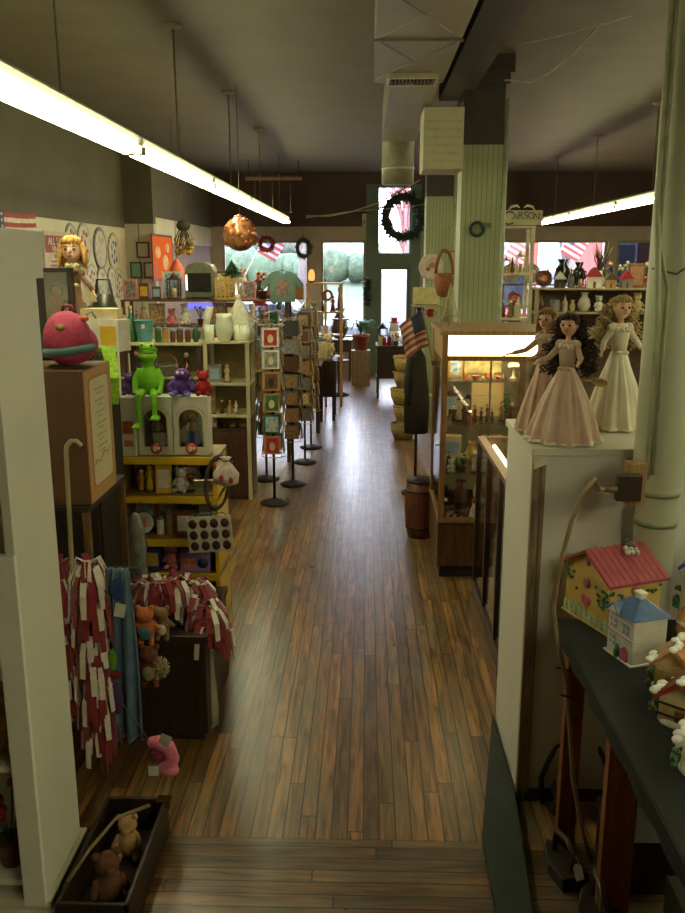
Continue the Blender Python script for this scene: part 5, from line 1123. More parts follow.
# things under the table
def iron(px, py, lab, s=1.0, tg=True, rz=0):
    g = G(px, py, 0); r = thing('old_flat_iron', lab, 'flat iron', (g.x, g.y, .0), rz)
    obj('sole', B().prism([(-.05*s,-.09*s),(.05*s,-.09*s),(.055*s,0),(.03*s,.08*s),(0,.12*s),(-.03*s,.08*s),(-.055*s,0)], 0, .05*s, 2), M((46,38,32), .5, .5), r, .004)
    obj('handle', B().tube([(0,-.06*s,.05*s),(0,-.065*s,.12*s),(0,-.02*s,.14*s),(0,.05*s,.13*s),(0,.06*s,.05*s)], .011*s, 8), M((60,42,28), .5), r)
    if tg:
        t = obj('price_tag', B().prism([(-.018,-.028),(.018,-.028),(.018,.018),(.008,.028),(-.008,.028),(-.018,.018)], -.001, .001, 1), M((220,220,214), .6), r); t.location = (0,-.10*s,.085); t.rotation_euler = (-.5,0,.1)
        obj('tag_string', B().tube([(0,-.07*s,.12*s),(.005,-.09*s,.12),(0,-.098*s,.105)], .0015, 5), M((170,160,140), .7), t.parent)
iron(562, 872, 'old dark iron with a white tag, on the floor below the hanging cord', 1.1, True, .3)
iron(596, 925, 'second old iron with a hanging white tag, closer to the camera', 1.3, True, -.1)
g = G(552,820,0); r = thing('brass_oil_lamp', 'small brass-collared old lamp on the floor beside the white cabinet corner', 'oil lamp', (g.x+.05, g.y+.05, 0))
obj('font', B().lathe([(.05,0),(.06,.02),(.03,.06),(.05,.1),(.04,.14)], n=18), M((40,34,28), .3, .2), r); obj('burner', B().lathe([(.022,.14),(.03,.15),(.03,.17),(.015,.19)], n=16), M((190,150,60), .3, .9), r)
one('black_hose', B().tube([(g.x-.02,g.y+.1,.01),(g.x-.03,g.y+.12,.12),(g.x+.03,g.y+.14,.26),(g.x+.12,g.y+.15,.31),(g.x+.2,g.y+.16,.3),(g.x+.26,g.y+.1,.15),(g.x+.26,g.y+.05,.01)], .012, 8), M((34,32,32), .4), 'curved black hose arching up beside the base of the white cabinet', 'hose')
r = thing('floor_carton', 'low dark carton on the floor under the black-clothed table', 'carton', (1.22, 2.2, 0)); obj('body', B().box(-.2,.25,-.25,.3,0,.28), M((46,38,30), .7), r, .004); obj('tape', B().box(-.2,.25,-.02,.04,.28,.2815), M((120,96,60), .4), r)
r = thing('floor_box', 'small dark box on the floor between table legs and cabinet', 'box', (1.05, 2.86, 0)); obj('body', B().box(-.12,.16,-.12,.14,0,.2), M((52,40,30), .7), r, .004); obj('lid', B().box(-.125,.165,-.125,.145,.2,.225), M((40,32,26), .6), r)

fill('in front, '+n3, ex0+.055, ex0+.32, ey-.09, shz[2], .07, .16, 78, 'figurine bear flowers figurine', 'white,brown,red,cream,yellow', False, .002, .005)
fill('in front, '+n4, ex0+.055, ex0+.25, ey-.09, shz[3], .05, .11, 79, 'figurine bear box basket', 'brown,red,black,cream', False, .002, .005)
fill('behind, '+n2, ex0+.06, ex1-.10, ey+.34, shz[1], .12, .2, 80, 'vase box lantern', 'green,brown,cream', False, .03, .01)
# ================================================================ LEFT, FURTHER DOWN THE SHOP
CR2 = M((186,176,140), .5, 0, .08, 6)
def xat(px, Y, z=1.3): 
    zc = Y*math.cos(TH)+(H-z)*math.sin(TH); return (px-366.5)/F*zc
def zat(py, Y): return Pt(365, py, Y).z
def rack(name, lab, cat, x0, x1, y0, y1, tops, mat, post=.03, back=None, z0=0, edge=None):
    r = thing(name, lab, cat, (0,0,0)); hi = max(tops)
    for x in (x0, x1-post):
        for y in (y0, y1-post): obj('post', B().box(x,x+post,y,y+post,z0,hi), mat, r)
    for z in tops: obj('shelf', B().box(x0-.004,x1+.004,y0-.004,y1+.004,z-.02,z), edge or mat, r)
    if back: obj('back_panel', B().box(x0,x1,y1-.005,y1+.004,z0+.02,hi-.02), back, r)
    return r
# white rack with the pitcher
Y = 8.0; x0, x1 = xat(203,Y), xat(249,Y); tz_ = [zat(p,Y) for p in (342,384,416)]
rack('white_rack', 'pale cream open rack beside the card spinners, white pitcher and cups on top', 'rack', x0, x1, Y, Y+.4, tz_, CR2, .035, M((120,106,70),.6))
r = thing('brown_cupboard', 'small dark brown panelled cupboard standing under the cream rack shelves', 'cupboard', (x0+.04, Y+.02, 0))
w = x1-x0-.08; zc_ = zat(430,Y); obj('carcass', B().box(0,w,0,.34,0,zc_), wood((72,42,24),(40,24,14)), r, .004)
for s in (0,1): dd = obj('door', B().box(.01+s*w/2,w/2-.005+s*w/2,-.014,0,.05,zc_-.04), wood((82,48,28),(46,28,16)), r, .004); obj('knob', B().ball((w/2+(.03 if s else -.03),-.022,zc_*.55),.010,8,6), M(COL['gold'],.3,.9), dd)
WP = M((206,212,186), .2, 0, .04)
a = xat(223,Y); 
r = thing('white_pitcher', 'white ceramic pitcher between white cups on the cream rack top', 'pitcher', (a, Y+.12, tz_[0]))
obj('jug', B().lathe([(.05,0),(.075,.04),(.088,.14),(.07,.21),(.078,.25),(.07,.25),(.062,.2),(.07,.12)], n=24), WP, r); obj('handle', B().tube([(.07,0,.22),(.12,0,.23),(.135,0,.17),(.11,0,.1),(.08,0,.08)], .009, 8), WP, r); obj('foot', B().lathe([(.055,-.0),(.06,.01),(.05,.02)], n=24), WP, r)
for k, px in enumerate((208,237,244)):
    r = thing('white_cup', f'white straight-sided cup on the cream rack top, {ORD[k]} cup from the left', 'cup', (xat(px,Y), Y+.10+.05*(k==1), tz_[0]), 0, 'white cups round the pitcher')
    obj('cup', B().lathe([(.04,0),(.045,.01),(.052,.145),(.047,.145),(.04,.02)], n=20), WP, r); obj('rim', B().lathe([(.052,.142),(.055,.147),(.050,.15)], n=20), M((222,226,206),.2), r)
r = thing('lace_cloth', 'white gathered lace cloth standing in a peak behind the pitcher', 'cloth', (xat(236,Y), Y+.27, tz_[0]))
obj('folds', B().lathe([(.13,0),(.14,.06),(.10,.2),(.05,.32),(.02,.38)], n=40, sy=.7, pleat=lambda q,k:.1*math.sin(9*q+k*2)), M((200,196,180), .7, 0, .15, 20), r); obj('top_knot', B().ball((-.01,0,.40),(.03,.02,.03)).tube([(0,0,.4),(.05,0,.44),(.07,0,.41)],.006,6), M((200,196,180), .7), r)
fill('on the cream rack upper shelf', x0+.03, x1-.04, Y+.1, tz_[1], .12, .26, 81, 'bottle figurine mug flowers box', 'white,cream,black,grey,green', False, .02)
fill('on the cream rack lower shelf', x0+.03, x1-.04, Y+.1, tz_[2], .08, .18, 82, 'bottle figurine mug bear', 'white,brown,black,tan', False, .02)
fill('on the brown cupboard', x0+.06, x1-.05, Y+.12, zc_, .06, .085, 83, 'basket box mug', 'brown,tan,cream', False, .02)
# brown rack left of it
x2_, x3_ = xat(118,Y), xat(201,Y); tb = [zat(p,Y) for p in (344,378,412,450)]
rack('brown_rack', 'long dark-posted rack behind the frog, green and gold bottles on top', 'rack', x2_, x3_, Y+.02, Y+.42, tb, wood((80,56,34),(46,30,18)), .05, M((130,116,84),.6), 0, M((176,166,130),.5))
obj('front_edge', B().box(x2_,x3_,Y+.008,Y+.016,tb[0]-.02,tb[0]), M((200,190,150),.5), bpy.data.objects['brown_rack'])
fill('on the brown rack top', xat(152,Y), x3_, Y+.14, tb[0], .12, .2, 84, 'bottle bottle candle vase', 'green,gold,black,green,brown', False, .008)
fill('on the brown rack upper shelf', x2_+.1, x3_-.05, Y+.12, tb[1], .14, .28, 85, 'plate figurine flowers lantern box basket', 'white,cream,tan,grey,black', False, .02)
fill('on the brown rack middle shelf', x2_+.1, x3_-.05, Y+.12, tb[2], .14, .25, 86, 'figurine box frame vase plate', 'white,brown,cream,red', False, .02)
Yb = 8.25
a = xat(146,Yb); r = thing('teal_bucket', 'pale teal metal bucket on the brown rack top beside green bottles', 'bucket', (a, Yb-.05, tb[0]))
obj('pail', B().lathe([(.065,0),(.07,.01),(.095,.2),(.10,.205),(.09,.205),(.065,.02)], n=24), M((92,150,150), .3), r); obj('tag', B().box(.0,.03,-.096,-.09,.13,.17), M((220,216,200),.5), r)
obj('bail_handle', B().tube([(.097*math.cos(t),0,.19+.0*math.sin(t)-.10*math.sin(t)) for t in [PI*i/12 for i in range(13)]], .003, 6), M((150,150,146),.3,.8), r)
item('bottle', .34, 'green', 'tall olive green bottle at the left of the teal bucket', (xat(133,Yb), Yb-.05, tb[0]), 0, 4)
item('plate', .26, 'cream', 'large cream plate propped at the left end of the brown rack top', (xat(120,Yb), Yb, tb[0]), 0, 4)
r = thing('white_scroll', 'white paper roll leaning at an angle behind the bottles on brown rack', 'paper roll', (xat(201,8.2), 8.30, tb[0]), 0, None, (0,.25)); obj('roll', B().cyl((0,0,.012),(0,0,.34), .032, .036, 16), M((190,186,170), .6), r); obj('core', B().cyl((0,0,.008),(0,0,.345), .012), M((120,100,70), .7), r)
# tall back shelving (Y~9.6), monitor, crates, shirt
Yc = 9.6; xa_, xb_ = xat(122,Yc), xat(289,Yc); tc_ = [zat(300,Yc), zat(326,Yc), zat(352,Yc), zat(384,Yc)]
rack('long_shelf', 'long brown open shelf unit crossing behind the cream rack, crowded with goods', 'shelf unit', xa_, xb_, Yc, Yc+.4, tc_, wood((104,74,44),(62,42,26)), .04)
fill('on the long shelf second tier', xa_+.1, xb_-.05, Yc+.12, tc_[1], .14, .26, 91, 'figurine frame box vase plate flowers bear', 'white,pink,cream,brown,grey,tan', False, .015)
fill('on the long shelf third tier', xa_+.1, xb_-.05, Yc+.12, tc_[2], .14, .26, 92, 'figurine box bottle vase plate mug', 'white,tan,brown,grey', False, .015)
r = thing('kiosk_monitor', 'dark screened monitor with a rounded grey hood and blue glow beneath', 'monitor', (xat(201,9.7), 9.72, tc_[0]+.0))
obj('hood', B().prism([(-.16,.02),(.16,.02),(.17,.30),(.13,.38),(.05,.41),(-.05,.41),(-.13,.38),(-.17,.30)], 0, .26, 1), M((96,96,78), .35), r, .01)
obj('screen', B().box(-.13,.13,-.008,0,.08,.29), M((34,32,30), .1), r); obj('light_strip', B().box(-.155,-.138,-.01,0,.1,.27), emit((235,235,215), 2.0), r)
obj('blue_display', B().prism(rrect(-.14,.14,-.10,-.04,.025), -.03, -.01, 1), emit((96,90,235), 1.6), r); obj('foot', B().box(-.1,.1,.02,.2,0,.03), M((40,38,36), .5), r)
r = thing('slatted_crate', 'small yellow wooden slatted crate on the long shelf top', 'crate', (xat(230,9.7), 9.72, tc_[0]), 0)
b = B(); SL = M((180,140,70), .6)
for z in (0,.2): b.box(-.14,.14,-.1,.1,z,z+.02)
obj('rails', b, SL, r)
for k in range(6): obj('slat', B().box(-.14+.05*k,-.115+.05*k,-.105,-.098,.0,.24), SL, r)
r = thing('tabletop_tree', 'small dark green tabletop tree standing on the slatted crate', 'artificial tree', (xat(234,9.75), 9.74, tc_[0]+.222)); b = B(); rr = random.Random(3)
for i in range(150):
    t = rr.random(); a_ = rr.uniform(0,2*PI); q = .13*(1-t)+.02; b.tube([(0,0,.05+t*.16),(q*math.cos(a_),q*math.sin(a_),.02+t*.16)], [.008,.002], 4)
obj('needles', b, M((40,64,36), .9, 0, .4, 30), r); obj('stem', B().cyl((0,0,0),(0,0,.1), .012), M((80,56,34), .8), r)
r = thing('teal_shirt', 'grey-teal T-shirt hung on display above the card spinners', 'shirt', (xat(284,9.55), 9.50, tc_[0]-.02))
b = B(); sh_ = [(-.14,0),(.14,0),(.14,.2),(.2,.14),(.235,.19),(.14,.31),(.05,.33),(0,.30),(-.05,.33),(-.14,.31),(-.235,.19),(-.2,.14),(-.14,.2)]
o = obj('cloth', B().prism(sh_, -.02, .02, 1), M((110,138,132), .9, 0, .2, 8, .3), r, .008); obj('chest_print', B().box(-.07,.07,-.0225,-.02,.08,.24), M((150,120,110), .8, 0, .4, 30), r)
obj('hanger', B().tube([(-.12,0,.315),(0,0,.345),(.12,0,.315)], .005, 6).tube([(0,0,.345),(.0,0,.385),(.02,0,.39)], .003, 6), M((60,50,40), .5), r)
r = thing('orange_carton', 'small orange-brown carton on the long shelf beside the teal shirt', 'carton', (xat(309,9.9), 9.75, tc_[0])); 
r.location.x = xat(296,9.75); obj('body', B().box(-.09,.09,-.08,.08,0,.16), M((176,120,60), .7), r, .003); obj('lid_flap', B().box(-.09,.09,-.08,.0,.16,.166), M((190,136,76), .7), r)
item('flowers', .3, 'red', 'pot of red and brown silk flowers on the long shelf behind crate', (xat(263,9.7), 9.75, tc_[0]), 0, 7)
item('frame', .2, 'pink', 'pink framed picture on the long shelf top beside flowers', (xat(250,9.7), 9.74, tc_[0]), 0, 7)
item('lantern', .3, 'brown', 'brown metal lantern on the long shelf near the orange lamp', (xat(175,9.7), 9.74, tc_[0]), 0, 7)
fill('on the long shelf top, its left end', xat(124,9.7), xat(168,9.7), 9.74, tc_[0], .14, .24, 94, 'box frame figurine book', 'pink,tan,cream,brown', False, .02)
r = thing('glowing_orange_lamp', 'small glowing orange lamp seen between the shirt and window wreaths', 'lamp', (xat(303,10.3), 10.0, tc_[0])); r.location = (xat(311,13.5,2.0), 13.52, zat(283,13.4)+.001); obj('shade', B().lathe([(.03,0.03),(.05,.06),(.045,.16),(.02,.2)], n=16), emit((255,150,80), 1.5), r); obj('base', B().lathe([(.04,-.0),(.045,.02),(.02,.035)], n=16), M((70,50,34),.5), r)
lamp_z = zat(298,10.6)
# orange window-lit corner in the far room
a = PX(162, 256, -3.08); r = thing('orange_poster', 'glowing orange lit poster on the far left wall past the framed certificates', 'poster', (-3.075, a.y, a.z))
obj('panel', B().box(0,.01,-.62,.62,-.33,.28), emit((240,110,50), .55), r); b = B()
for q in ((-.3,.05,.16),(.15,-.1,.2),(.3,.12,.12)): b.ball((.012,q[0],q[1]),(.006,q[2],q[2]*.6),10,6)
obj('pale_figures', b, M((230,180,120), .6), r); obj('frame', B().box(0,.016,-.65,-.62,-.36,.31).box(0,.016,.62,.65,-.36,.31).box(0,.016,-.62,.62,.28,.31).box(0,.016,-.62,.62,-.36,-.33), M((90,60,40),.5), r)
r = thing('paper_lantern', 'orange pointed fabric lantern hanging at the left behind the brown rack', 'lantern', (xat(179,10.5), 10.5, zat(285,10.5))); z_ = 0
obj('shade', B().lathe([(.02,0),(.09,.06),(.11,.16),(.05,.27),(.01,.31)], n=12, sx=.9), M((216,100,60), .6, 0, .15, 8), r); obj('cord', B().cyl((0,0,.3),(0,0,ZC-r.location.z-.004), .003), M((60,50,40),.6), r)
r = thing('hanging_flowers', 'upside-down bunch of yellow and brown dried flowers hanging under the ceiling', 'dried flowers', (xat(187,11.0), 11.0, zat(255,11.0))); b = B(); c_ = B(); rr = random.Random(8)
for i in range(34):
    q = Vector((rr.gauss(0,.07), rr.gauss(0,.05), rr.uniform(0,.2))); b.tube([(0,0,.36), q*.6+Vector((0,0,.18)), q], .004, 4); c_.ball(q, rr.uniform(.018,.03), 6, 5)
obj('stalks', b, M((80,74,44), .8), r); obj('flower_heads', c_, M((180,136,50), .8, 0, .5, 20), r); obj('dark_ribbon', B().ball((0,0,.36),(.09,.06,.07)), M((60,56,36),.8), r); obj('cord', B().cyl((0,0,.4),(0,0,ZC-r.location.z-.004), .003), M((60,50,40),.6), r)
# amber patterned globe
r = thing('amber_globe', 'large round amber and brown patterned globe hanging below the fluorescent strip', 'globe', (xat(239,8.6,2.5), 8.6, zat(234,8.6)))
b = B().ball((0,0,0), .165, 28, 18); gm = M((150,100,64), .12, .2, .8, 18); obj('globe', b, gm, r); b = B(); rr = random.Random(5)
for i in range(40):
    v = Vector((rr.gauss(0,1), rr.gauss(0,1), rr.gauss(0,1))).normalized()*.163; b.ball(v, rr.uniform(.012,.03), 7, 5)
obj('orange_leaves', b, M((170,84,44), .5, 0, .4, 20), r); obj('cap', B().lathe([(.03,.16),(.03,.175),(.01,.185)], n=14), M((150,130,80),.3,.8), r); obj('cord', B().cyl((0,0,.18),(0,0,ZC-r.location.z-.004), .003), M((90,84,70),.6), r)
# card spinners
def spinner(px, Y, top, lab, cards, seed, ntop=7, cardlab=None, grp=None):
    x = xat(px, Y, .6); r = thing('card_spinner', lab, 'card spinner', (x, Y, 0)); MB_ = M((44,42,38), .4, .5); rr = random.Random(seed)
    obj('base', B().lathe([(.13,0),(.14,.012),(.10,.03),(.02,.05)], n=24), MB_, r); obj('pole', B().cyl((0,0,.04),(0,0,top), .013), MB_, r)
    hh = (top-.50)/ntop; wr = B()
    for z in (.48, top): wr.torus((0,0,z), .12, .004, 'z', 20, 5)
    for sx_ in (-1,1):
        for sy in (-1,1): wr.cyl((sx_*.085,sy*.085,.48),(sx_*.085,sy*.085,top), .003)
    obj('wire_frame', wr, M((150,146,130), .4, .5), r)
    for k in range(ntop):
        z = .50+hh*k
        for q, a_ in enumerate((0, PI/2, PI, 3*PI/2)):
            c = rr.choice(cards); d = .105; w = .072
            ca, sa = math.cos(a_), math.sin(a_)
            if q == 3 and cardlab is not None: continue
            b = B().box(-w,w,-.004,.004,.01,hh*.88); b.m = 1; b.box(-w*.72,w*.72,-.006,-.004,hh*.14,hh*.78)
            b.turn(Matrix.Translation((d*math.cos(a_), d*math.sin(a_), z))@Matrix.Rotation(a_+PI/2,4,'Z')@Matrix.Rotation(-.12,4,'X'))
            obj('pocket_card', b, [M(COL[c],.5), M(COL[rr.choice(['cream','tan','grey','brown','grey','black','tan'])],.5,0,.5,50)], r)
    return x, hh
SPC = ['cream','grey','brown','tan','tan','grey']
x, hh = spinner(274, 7.9, 1.71, 'card spinner rack on a round black foot at the aisle edge, nearest of them', SPC, 4, 6, True)
for k, (c, c2, w1, w2) in enumerate([('tan','red','tan','orange bird'),('green','pale blue','pale green','grey-blue'),('tan','green','tan','mossy green'),('gold','brown','gold','dark brown'),('white','grey','white','grey blossom'),('white','red','white','red and white')]):
    w = .078; z = .50+hh*k
    r = thing('greeting_card', f'{w1}-edged card with a {w2} picture, {ORD[5-k]} down the front column of near spinner', 'greeting card', (x, 7.79, z), 0, 'cards on the near spinner', (-.10,0))
    obj('card', B().box(-w,w,-.003,.003,.01,hh*.92), M(COL[c],.5), r); obj('picture', B().box(-w*.76,w*.76,-.0045,-.003,hh*.12,hh*.82), M(COL[c2],.5,0,.7,30), r); obj('motif', B().ball((0,-.005,hh*.42),(w*.35,.003,hh*.2),10,7), M(COL['cream' if k != 3 else 'black'],.5), r)
spinner(266, 8.8, 1.69, 'second card spinner, close behind the near one and nearer the cream rack', SPC, 5)
spinner(293, 8.6, 1.72, 'card spinner standing right behind the near one on the aisle side', ['grey','tan','brown','tan','black'], 6)
spinner(305, 9.6, 1.74, 'tall slim card spinner further along the aisle edge, third in the row', ['grey','tan','brown','gold'], 7)
spinner(311, 10.4, 1.72, 'pale yellowish card spinner, last of the row along the aisle', ['cream','tan','grey','gold','brown'], 8)
# rear display tables on the left
Yd = 11.6; DT = wood((74,50,34),(42,28,20))
def table(name, lab, x0, x1, y0, y1, z, mat, leg=.04, apron=.12):
    r = thing(name, lab, 'table', (0,0,0)); obj('table_top', B().box(x0,x1,y0,y1,z-.03,z), mat, r, .003)
    for x in (x0+.02, x1-.02-leg):
        for y in (y0+.02, y1-.02-leg): obj('leg', B().box(x,x+leg,y,y+leg,0,z-.03), mat, r)
    obj('apron', B().box(x0+.025,x1-.025,y0+.03,y0+.05,z-.03-apron,z-.03), mat, r); return r
table('display_table', 'brown display table past the spinners with crowded goods on top', -2.7, xat(322,Yd,.9), Yd-.3, Yd+.6, .92, DT, .05, .4)
fill('on the brown display table front row', -2.2, xat(322,Yd,.9)-.05, Yd-.15, .92, .2, .45, 101, 'figurine flowers lantern vase bear house frame', 'white,red,brown,cream,pink,grey', False, .01)
fill('on the brown display table back row', -2.2, xat(322,Yd,.9)-.05, Yd+.35, .92, .35, .7, 102, 'figurine flowers lantern vase frame plate', 'white,brown,cream,pink,tan,green', False, .01)
Ye = 13.4; xs0, xs1 = xat(306,Ye,1.5), xat(342,Ye,1.5); ws = wood((190,150,96),(150,112,64))
r = rack('pine_shelf', 'pale pine frame shelf standing before the left windows with small goods', 'shelf', xs0, xs1, Ye, Ye+.3, [zat(283,Ye), zat(312,Ye), zat(335,Ye), zat(357,Ye)], ws, .04)
obj('centre_post', B().box((xs0+xs1)/2,(xs0+xs1)/2+.04,Ye-.01,Ye+.02,0,zat(283,Ye)), ws, r)
for k, p in enumerate((312,335,357)): fill('on the pine shelf %s tier' % ('upper','middle','lower')[k], xs0+.05, xs1-.05, Ye+.12, zat(p,Ye), .15, .26, 110+k, 'figurine bear box flowers mug basket', 'red,white,brown,pink,cream', False, .01)
r = thing('small_wreath', 'small red and brown ring wreath hanging in the pine shelf opening', 'wreath', ((xs0+xs1)/2+.05, Ye-.03, zat(292,Ye)-.05)); obj('ring', B().torus((0,0,0), .07, .022, 'y', 18, 6), M((130,60,50), .9, 0, .5, 40), r); obj('hook', B().cyl((0,.0,.08),(0,.03,.13), .004), M((60,50,40),.5), r)
table('window_table', 'long low table in front of the left shop windows with dark and white goods', -2.8, -.75, 15.3, 16.4, .95, wood((96,66,44),(60,40,28)), .05, .3)
fill('on the window table front row', -2.7, -.8, 15.5, .95, .25, .5, 121, 'figurine flowers lantern vase bear house basket', 'white,brown,cream,red,grey,green', False, .02)
fill('on the window table back row', -2.7, -.8, 16.1, .95, .3, .65, 122, 'figurine flowers lantern vase frame', 'black,brown,cream,green,tan', False, .05)
r = thing('bedpost_stand', 'dark turned wooden post stand rising before the window near shop door', 'stand', (xat(340,14.6,1.5), 14.6, 0)); b = B().lathe([(.16,0),(.16,.03),(.05,.06),(.04,.3),(.055,.5),(.035,.7),(.05,1.0),(.035,1.3),(.05,1.55),(.03,1.75),(.045,1.82),(.01,1.9)], n=14); obj('turned_post', b, M((48,30,26), .4), r)
for k, z in enumerate((.6,.95,1.3)): obj('tray', B().lathe([(.14,z),(.16,z+.015),(.15,z+.02)], n=18), M((60,40,32),.5), r)
# planter
r = thing('fern_planter', 'reddish clay pot of green fern on a ribbed pale stand by the door', 'potted plant', (xat(361,15.9,.5), 15.9, 0)); zp = zat(350,15.9)
st = B().box(-.17,.17,-.15,.15,0,zp); st.m = 1
for k in range(7): st.box(-.165+.05*k,-.155+.05*k,-.156,-.15,.02,zp)
obj('stand', st, [M((150,126,100), .6), M((110,90,70),.6)], r); obj('pot', B().lathe([(.11,zp),(.15,zp+.24),(.165,zp+.25),(.165,zp+.29),(.13,zp+.29),(.1,zp+.2)], n=20), M((140,70,50), .6), r)
b = B(); rr = random.Random(11)
for i in range(70):
    a_ = rr.uniform(0,2*PI); L = rr.uniform(.2,.36); u = Vector((math.cos(a_), math.sin(a_), 0)); p0 = Vector((0,0,zp+.27)); b.ribbon([p0, p0+u*L*.3+Vector((0,0,L*.7)), p0+u*L*.7+Vector((0,0,L*.8)), p0+u*L+Vector((0,0,L*.4))], [.02,.03,.025,.006], u.cross(Vector((0,0,1))), .002)
obj('fronds', b, M((70,110,60), .6, 0, .4, 10), r)
# wreaths in the windows
def wreath(px, py, Y, R, rr_, c, lab, bow=None, oval=1.0, n=220, seed=1, hang=.3):
    r = thing('wreath', lab, 'wreath', (xat(px,Y,2.4), Y, zat(py,Y))); q = random.Random(seed); b = B()
    for i in range(n):
        a_ = q.uniform(0,2*PI); c0 = Vector((R*math.cos(a_), 0, R*oval*math.sin(a_))); v = Vector((q.gauss(0,1), q.gauss(0,.7), q.gauss(0,1))).normalized(); b.tube([c0, c0+v*rr_*q.uniform(1.0,1.9)], [rr_*.28,rr_*.05], 4)
    obj('foliage', b, M(c, .9, 0, .5, 20), r); b = B().tube([(R*math.cos(2*PI*i/24), 0, R*oval*math.sin(2*PI*i/24)) for i in range(25)], rr_*.7, 8); obj('ring', b, M(c, .9, 0, .4, 20), r)
    if bow: obj('bow', B().ball((-.05,-.06,R*oval*-.9),(.06,.02,.04),10,6).ball((.05,-.06,R*oval*-.9),(.06,.02,.04),10,6), M(bow,.6), r)
    obj('hanging_cord', B().cyl((0,0,R*oval),(0,.03,R*oval+hang), .004), M((90,80,60),.6), r); return r
wreath(402, 217, 16.9, .34, .10, (38,48,36), 'large dark evergreen wreath hanging in the transom window above the door', None, 1.1, 420, 3, .95)
wreath(266, 244, 16.6, .12, .05, (120,50,50), 'small reddish wreath hanging at the top of the left window', (176,60,60), 1.0, 160, 4, .25)
wreath(303, 248, 16.6, .12, .05, (56,70,52), 'oval dark green wreath hanging between the two left windows', None, 1.35, 160, 5, .25)
wreath(410, 316, 13.6, .0001, .0001, (40,40,40), 'tiny', None, 1, 1, 1, 0) if False else None
r = thing('door_garland', 'short dark garland hanging on the green post beside the shop door', 'garland', (xat(367,17.1,1.9), 17.12, zat(305,17.1))); b = B(); q = random.Random(3)
for i in range(120): z = q.uniform(0,.5); a_ = q.uniform(0,2*PI); b.tube([(0,0,z),(.09*math.cos(a_),.06*math.sin(a_),z+q.uniform(-.04,.04))], [.02,.004], 4)
obj('foliage', b, M((36,40,36), .9), r); obj('hook', B().cyl((0,0,.5),(0,.06,.54), .006), M((90,80,60),.5), r)
r = thing('hanging_rack', 'long pale wooden bar hung by rods under the ceiling near the shop front', 'hanging rack', (xat(271,15.0,3.6), 15.0, zat(178,15.0)))
obj('bar', B().box(-.45,.5,-.02,.02,-.03,.02), M((130,104,70), .6), r)
for x in (-.3,.0,.3): obj('rod', B().cyl((x,0,-.55),(x,0,.02), .008), M((96,84,66), .5), r)
obj('lower_bar', B().box(-.33,.33,-.012,.012,-.56,-.54), M((96,84,66), .5), r); zr = ZC-r.location.z
for x in (-.4,.45): obj('ceiling_chain', B().cyl((x,0,.02),(x,0,zr-.003), .006), M((60,54,46), .5), r)
r = thing('wall_chime_box', 'small pale box on the brown wall over the shop windows', 'chime box', (xat(363.5,17.2,3.1), YF-.03, zat(226,17.2))); obj('cover', B().box(-.04,.04,-.06,.02,0,.23), M((190,180,160), .5), r, .005); obj('grille_panel', B().box(-.025,.025,-.064,-.06,.03,.12), M((140,130,112), .6), r)
# ================================================================ CENTRE AND RIGHT, FURTHER DOWN
r = thing('dark_desk', 'dark wooden desk at the right of the far aisle, small red goods on it', 'desk', (xat(377,14.4,.6), 14.3, 0)); zd = zat(346,14.3); w = xat(409,14.4,.6)-xat(377,14.4,.6)
obj('desk_top', B().box(-.02,w,-.02,.7,zd-.03,zd), DWD, r, .003); obj('drawer_unit', B().box(.0,w-.02,0.01,.68,zd-.55,zd-.03), DWD, r)
for k in range(2): dd = obj('drawer', B().box(.03,w-.05,-.004,.01,zd-.3-.24*k,zd-.08-.24*k), M((44,28,24),.4), r, .003); obj('knob', B().ball((w/2,-.014,zd-.19-.24*k),.014,8,6), M(COL['gold'],.4,.8), dd)
for x in (.0,w-.06):
    for y in (.01,.63): obj('leg', B().box(x,x+.04,y,y+.04,0,zd-.55), DWD, r)
xd = r.location.x
fill('on the dark desk front row', xd+.02, xd+w-.02, 14.4, zd, .1, .22, 131, 'bear box candle figurine flowers', 'red,white,cream,red', False, .005, .02)
fill('on the dark desk back row', xd+.02, xd+w-.02, 14.75, zd, .25, .5, 132, 'figurine vase flowers lantern', 'white,black,cream,brown', False, .005, .02)
r = thing('white_snow_figure', 'white rounded figure on the desk against the bright door glass', 'figurine', (xat(394,14.6,1.3), 14.58, zd)); obj('body', B().ball((0,0,.12),(.1,.09,.12)).ball((0,0,.3),(.075,.07,.085)), M((214,210,206),.7), r); obj('hat', B().lathe([(.09,.37),(.09,.38),(.05,.385),(.05,.45)], n=16), M((150,30,36),.7), r)
# pile of baskets
for k, (px, py, R, c) in enumerate([(400,424,.16,(140,126,80)),(396,402,.15,(158,140,80)),(402,388,.17,(170,146,76)),(399,372,.15,(150,128,70)),(404,362,.13,(176,150,90))]):
    z = [0,.24,.46,.68,.88][k]
    r = thing('stacked_basket', f'round straw basket, {["lowest","second lowest","middle","second from top","topmost"][k]} in the pile beside the coat', 'basket', (xat(404,11.0,.5)+.02*(k%2), 11.0, z), .3*k, 'straw baskets in a pile')
    obj('bowl', B().lathe([(R*.75,0.002),(R,.10),(R*1.05,.2),(R*.98,.2),(R*.7,.02)], n=24), M(c, .8, 0, .5, 60, .6), r); obj('rim', B().torus((0,0,.2), R*1.02, .012, 'z', 24, 6), M(c, .8, 0, .3, 60), r)
